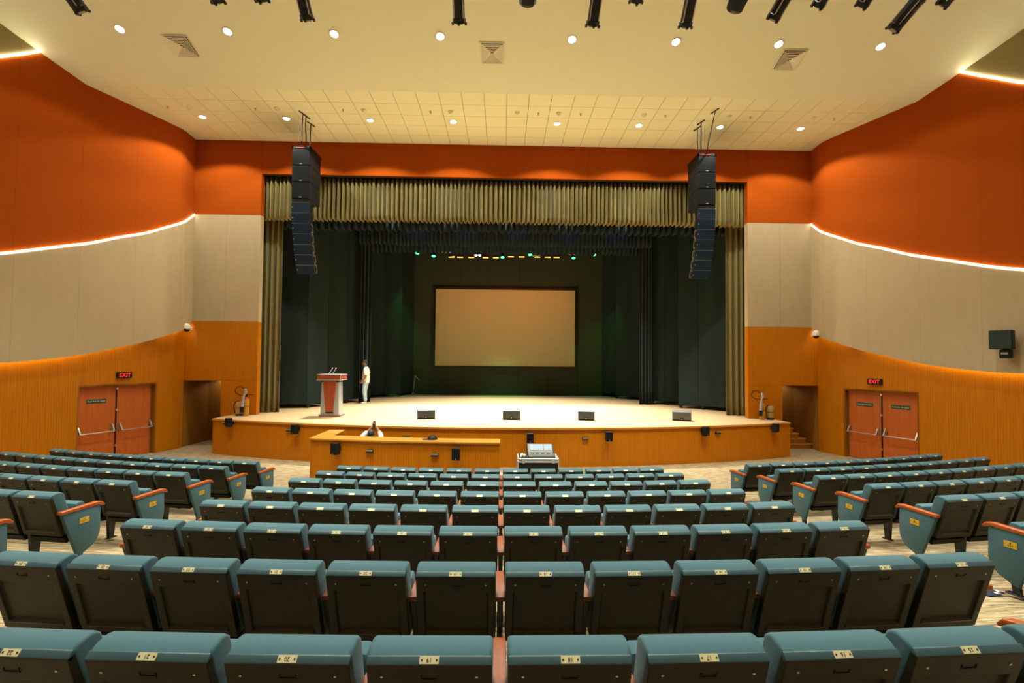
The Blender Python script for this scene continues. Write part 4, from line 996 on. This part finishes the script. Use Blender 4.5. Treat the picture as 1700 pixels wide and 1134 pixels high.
extinguisher(8.43, 15.34, 'gas', 'gas extinguisher coloured ochre by reflected timber, white horn, right of the stage'); extinguisher(8.72, 15.38, 'dry', 'short khaki extinguisher right of the stage')

# ------------------------------------------------------------------ cameras and speaker on the side walls
for sgn, side in ((-1, 'left'), (1, 'right')):
    t = thing('security_camera', 'white security camera at the corner of the %s wall' % side, 'security camera', (XC+sgn*10.10, 15.32, 3.80), group='security cameras')
    m = MB(); m.span((-.10*1, -.10, -.02), (.10, .10, .02)); m.build('mount', 'cream', t, bevel=.008)
    m = MB(); m.lathe([(.115, .0), (.115, .10), (.09, .15), (.04, .175), (.005, .18)], 18, None, (0, -.02, -.01)); m.build('housing', 'white', t, smooth=True)
    m = MB(); m.lathe([(.02, -.085), (.06, -.07), (.085, -.03), (.09, 0)], 16, None, (0, -.02, -.01)); m.build('dome', 'black', t, smooth=True)
    m = MB(); m.tube([(0, .0, .05), (sgn*.03, .28, .05)], .02, 8); m.build('bracket', 'cream', t)
t = thing('side_wall_speaker', 'square dark green speaker on a bracket on the right wall', 'speaker', (11.72, 10.9, 3.44), (0, 0, radians(-62)))
m = MB(); m.box((0, -.17, .02), (.40, .20, .44)); c = m.build('cabinet', 'black', t, bevel=.02)
gm = pmat('dark_green_grille', (.008, .026, .02), .5)
m = MB(); m.box((0, -.274, .02), (.37, .012, .41)); m.build('grille', gm, c)
m = MB(); m.box((0.05, -.10, -.31), (.20, .14, .20)); m.build('amplifier_box', 'black', t, bevel=.012)
m = MB(); m.box((.04, -.172, -.30), (.12, .012, .05)); m.build('label_plate', 'silver', t)
m = MB(); m.tube([(0, .05, -.15), (0, -.1, -.15)], .03, 8); m.span((-.06, .03, -.25), (.06, .06, 0)); m.build('bracket', 'blackmetal', t)

# crumpled packet on the aisle carpet
t = thing('crumpled_packet', 'flat dark blue packet with white print on the right aisle carpet', 'packet', (4.70, 4.53, floor_z(4.70, 4.53)+.004), (0, 0, .12))
m = MB(); rnd = random.Random(4); vs = []
for j in range(5):
    for i in range(9): vs.append((-.09+.022*i, -.05+.025*j, .006+rnd.random()*.012*(1+i/8)))
m.add(vs, [(j*9+i, j*9+i+1, (j+1)*9+i+1, (j+1)*9+i) for j in range(4) for i in range(8)]); o = m.build('wrapper', pmat('packet_foil', (.02, .03, .06), .3), t); o.modifiers.new('s', 'SOLIDIFY').thickness = .006
m = MB(); m.prism([(.0, -.04), (.09, -.045), (.085, .03), (.02, .02)], .018, .026, 'z'); m.build('white_print', 'white', t)

# ------------------------------------------------------------------ people
def skin_mesh(name, nodes, edges, mat, parent, sub=2, root=0):
    """nodes: (x, y, z, rx, ry); grown with a skin modifier so limbs join and taper"""
    me = bpy.data.meshes.new(name); me.from_pydata([n[:3] for n in nodes], edges, [])
    o = bpy.data.objects.new(name, me); C.objects.link(o); o.parent = parent
    sk = o.modifiers.new('skin', 'SKIN'); sk.use_smooth_shade = True; sk.branch_smoothing = .4
    for i, n in enumerate(nodes):
        me.skin_vertices[0].data[i].radius = (n[3], n[4] if len(n) > 4 else n[3])
    me.skin_vertices[0].data[root].use_root = True
    sb = o.modifiers.new('sub', 'SUBSURF'); sb.levels = sub; sb.render_levels = sub
    me.materials.append(MT[mat]); return o
def hand(name, wrist, d, palm_n, parent, side, curl=.5, mat='skin', sc=1.0):
    """five separate fingers and a thumb leaving the side of the palm"""
    w = Vector(wrist); d = Vector(d).normalized(); pn = Vector(palm_n).normalized(); pn = (pn-d*pn.dot(d)).normalized(); lat = d.cross(pn)*side
    nodes = [(*w, .024*sc, .017*sc), (*(w+d*.05*sc), .034*sc, .015*sc), (*(w+d*.09*sc), .034*sc, .013*sc)]; edges = [(0, 1), (1, 2)]
    for k, (off, ln) in enumerate(((-.027, .070), (-.009, .080), (.009, .075), (.026, .058))):
        p = w+d*.088*sc+lat*off*sc; i0 = len(nodes); nodes.append((*p, .0085*sc)); edges.append((2, i0))
        a = .25+curl*.3
        for q in range(3):
            dd = d*cos(a)+pn*sin(a); p = p+dd*ln*sc*(.42, .33, .25)[q]; nodes.append((*p, (.0082, .0078, .0065)[q]*sc)); edges.append((i0+q, i0+q+1)); a += curl*.75
    p = w+d*.03*sc-lat*.03*sc; i0 = len(nodes); nodes.append((*p, .011*sc)); edges.append((0, i0))
    for q, dd in enumerate((d*.6-lat*.6+pn*.3, d*.8-lat*.2+pn*.5)):
        p = p+Vector(dd).normalized()*.036*sc; nodes.append((*p, .0095*sc)); edges.append((i0+q, i0+q+1))
    return skin_mesh(name, nodes, edges, mat, parent, 1)
def head_mesh(name, c, face, parent, mat='skin'):
    """egg-shaped skull with brow, nose, mouth, chin and ears; face = horizontal facing direction"""
    f = Vector(face).normalized(); l = Vector((-f.y, f.x, 0)); m = MB(); n, k = 20, 14; vs = []
    for i in range(k+1):
        th = pi*i/k; z = -cos(th)
        for j in range(n):
            ph = 2*pi*j/n; r = sin(th); x = r*cos(ph); y = r*sin(ph)
            X = x*.098; Y = y*.076*(1-.18*max(0, -z)); Z = z*.118
            if x > 0 and z < 0: X += .006*(-z)
            if abs(y) < .25 and x > .5 and -.45 < z < .05: X += .020*(1-abs(y)*4)*max(0, .6-abs(z+.25))*2.2     # nose
            if abs(y) < .35 and x > .4 and -.72 < z < -.52: X += .006                                         # lips
            if abs(abs(y)-.38) < .14 and x > .5 and .0 < z < .22: X -= .007                                    # eye sockets
            vs.append(Vector(c)+f*X+l*Y+Vector((0, 0, Z)))
    m.add(vs, [(i*n+j, i*n+(j+1) % n, (i+1)*n+(j+1) % n, (i+1)*n+j) for i in range(k) for j in range(n)])
    h = m.build(name, mat, parent, smooth=True)
    for s_ in (-1, 1):
        e = MB(); e.sphere((0, 0, 0), 1, 10, 6); p = Vector(c)+l*s_*.076-f*.005
        e.v = [tuple(p+f*v[0]*.018+l*v[1]*.010+Vector((0, 0, v[2]*.03))) for v in e.v]; e.build('ear', mat, h, smooth=True)
        e = MB(); p = Vector(c)+f*.084+l*s_*.030+Vector((0, 0, .008)); e.sphere(p, .009, 8, 5); e.build('eye', 'ink', h, smooth=True)
    return h

# man in a cap walking on at the left of the stage, facing left
SC = 1.02
man = thing('person', 'man in white shirt, pale jeans and dark cap walking on the stage', 'person', (-5.68, 20.05, ZS), (0, 0, 0))
# local frame: facing -x, his left side is towards the audience (-y)
hipz = .93
body = skin_mesh('body', [(0, 0, hipz, .09, .09), (.01, 0, 1.10, .085, .085), (.015, 0, 1.28, .09, .09), (.01, 0, 1.42, .075, .075), (-.01, 0, 1.50, .055, .055), (-.025, 0, 1.56, .052, .052),
    (.03, -.19, 1.40, .05), (.075, -.235, 1.16, .046), (-.01, -.235, .97, .036), (-.085, -.225, .885, .028),
    (.02, .19, 1.40, .05), (.02, .235, 1.15, .046), (-.13, .215, .97, .036), (-.215, .195, .908, .028),
    (.0, -.10, .80, .075), (-.03, -.11, .50, .06), (.04, -.11, .12, .042), (.03, -.11, .06, .04),
    (.0, .10, .80, .075), (-.06, .11, .50, .06), (-.03, .11, .12, .042), (-.04, .11, .06, .04)],
    [(0, 1), (1, 2), (2, 3), (3, 4), (4, 5), (3, 6), (6, 7), (7, 8), (8, 9), (3, 10), (10, 11), (11, 12), (12, 13), (0, 14), (14, 15), (15, 16), (16, 17), (0, 18), (18, 19), (19, 20), (20, 21)], 'skin', man)
skin_mesh('shirt', [(.0, 0, .80, .168, .168), (.005, 0, .95, .165, .165), (.01, 0, 1.12, .16, .16), (.015, 0, 1.28, .165, .165), (.012, 0, 1.42, .135, .135), (-.005, 0, 1.515, .078, .078),
    (.03, -.175, 1.425, .09), (.055, -.235, 1.27, .083), (.07, -.245, 1.15, .08), (.02, .175, 1.425, .09), (.02, .235, 1.27, .08), (.02, .245, 1.17, .078)],
    [(0, 1), (1, 2), (2, 3), (3, 4), (4, 5), (4, 6), (6, 7), (7, 8), (4, 9), (9, 10), (10, 11)], 'shirt', man)
skin_mesh('jeans', [(0, 0, 1.02, .14, .14), (0, 0, .86, .15, .15), (.0, -.10, .76, .105), (-.025, -.11, .50, .088), (.03, -.11, .20, .075), (.035, -.11, .085, .080),
    (.0, .10, .76, .105), (-.055, .11, .50, .088), (-.035, .11, .20, .075), (-.04, .11, .085, .080)], [(0, 1), (1, 2), (2, 3), (3, 4), (4, 5), (1, 6), (6, 7), (7, 8), (8, 9)], 'denim', man)
for yy, xx in ((-.11, .03), (.11, -.045)):
    skin_mesh('shoe', [(xx+.06, yy, .05, .045, .042), (xx-.03, yy, .048, .05, .045), (xx-.13, yy, .035, .046, .034), (xx-.18, yy, .03, .03, .026)], [(0, 1), (1, 2), (2, 3)], 'white', man, 2)
hd = head_mesh('head', (-.045, 0, 1.66), (-1, 0, -.0), man)
m = MB(); m.sphere((-.035, 0, 1.70), .105, 18, 10, (1.0, .80, .92))
m.v = [(x, y, max(z, 1.685+(x+.035)*.15)) for x, y, z in m.v]; cp = m.build('cap', 'cap', man, smooth=True)
m = MB(); m.prism([(-.11, -.07), (-.19, -.055), (-.215, 0), (-.19, .055), (-.11, .07)], 1.683, 1.695, 'z'); m.build('cap_peak', 'cap', cp, bevel=.004)
m = MB(); m.sphere((.005, 0, 1.655), .088, 14, 8, (.92, .84, .8)); m.build('hair', 'hair', hd, smooth=True)
hand('left_hand', (-.05, -.225, .935), (-.55, .0, -.8), (-.4, .6, .2), man, 1, .8); hand('right_hand', (-.17, .20, .945), (-.75, -.1, -.6), (-.2, -.9, .1), man, -1, .8)
m = MB(); m.box((-.15, -.12, .88), (.10, .09, .05), (0, .3, 0)); m.build('phone_case', 'black', man, bevel=.006)
man.scale = (SC, SC, SC)

# person sitting in the booth with a phone held up in both hands
pp = thing('person', 'person in white sleeves in the booth holding up a phone', 'person', (-3.27, 12.05, 0))
skin_mesh('body', [(0, .05, .36, .09, .09), (0, .02, .52, .085, .085), (0, 0, .68, .085, .085), (0, 0, .78, .07, .07), (0, .02, .86, .05, .05), (0, .03, .92, .048, .048),
    (-.17, .0, .77, .048), (-.245, .12, .90, .045), (-.10, .25, 1.07, .034), (-.032, .298, 1.17, .027), (.17, .0, .77, .048), (.245, .12, .90, .045), (.12, .25, 1.08, .034), (.042, .298, 1.18, .027),
    (-.10, .20, .36, .085), (-.12, .52, .40, .065), (-.12, .56, .10, .045), (.10, .20, .36, .085), (.12, .52, .40, .065), (.12, .56, .10, .045)],
    [(0, 1), (1, 2), (2, 3), (3, 4), (4, 5), (3, 6), (6, 7), (7, 8), (8, 9), (3, 10), (10, 11), (11, 12), (12, 13), (0, 14), (14, 15), (15, 16), (0, 17), (17, 18), (18, 19)], 'skin', pp)
skin_mesh('shirt', [(0, .05, .40, .145, .17), (0, .02, .54, .14, .17), (0, 0, .66, .16, .16), (0, 0, .765, .135, .135), (-.17, .0, .785, .085), (-.25, .11, .90, .070), (-.185, .18, .99, .060), (-.13, .225, 1.045, .05), (.17, .0, .785, .085), (.25, .11, .90, .070), (.195, .18, .99, .060), (.15, .225, 1.05, .05), (0, .015, .872, .072)],
    [(0, 1), (1, 2), (2, 3), (3, 4), (4, 5), (5, 6), (6, 7), (3, 8), (8, 9), (9, 10), (10, 11), (3, 12)], 'shirt', pp)
skin_mesh('trousers', [(0, .05, .36, .14, .17), (-.10, .20, .36, .10), (-.12, .53, .40, .08), (-.12, .56, .08, .06), (.10, .20, .36, .10), (.12, .53, .40, .08), (.12, .56, .08, .06)], [(0, 1), (1, 2), (2, 3), (0, 4), (4, 5), (5, 6)], 'ink', pp)
for sx in (-.12, .12): skin_mesh('shoe', [(sx, .53, .045, .045, .04), (sx, .62, .04, .045, .035), (sx, .72, .03, .035, .025)], [(0, 1), (1, 2)], 'ink', pp, 1)
hd = head_mesh('head', (0, .05, .985), (0, 1, 0), pp)
m = MB(); m.sphere((0, .035, .998), .112, 18, 10, (.80, .98, 1.06)); m.v = [(x, y, z) if y < .09 else (x, .09+(y-.09)*.2, max(z, 1.03)) for x, y, z in m.v]; m.build('hair', 'hair', hd, smooth=True)
hand('left_hand', (-.045, .29, 1.12), (.3, .15, .9), (.8, -.1, .2), pp, -1, .7); hand('right_hand', (.055, .29, 1.13), (-.3, .15, .9), (-.8, -.1, .2), pp, 1, .7)
ph_ = thing('mobile_phone', 'black phone held up above the booth ledge', 'phone', (.0-3.275, 12.36, 1.21), (radians(-8), radians(12), 0))
m = MB(); m.box((0, 0, 0), (.078, .009, .16)); m.build('case', 'black', ph_, bevel=.004)
m = MB(); m.box((0, -.0055, 0), (.068, .002, .145)); m.build('display', 'ink', ph_)
t = thing('booth_stool', 'low stool under the person in the booth', 'stool', (-3.27, 12.10, 0))
m = MB(); m.lathe([(.19, .20), (.20, .22), (.20, .25), (.18, .265), (.01, .268)], 18); m.build('seat', 'black', t, smooth=True)
for a in range(4): m = MB(); m.tube([(.13*cos(a*pi/2+.78), .13*sin(a*pi/2+.78), .21), (.18*cos(a*pi/2+.78), .18*sin(a*pi/2+.78), 0)], .012, 6); m.build('leg', 'blackmetal', t)
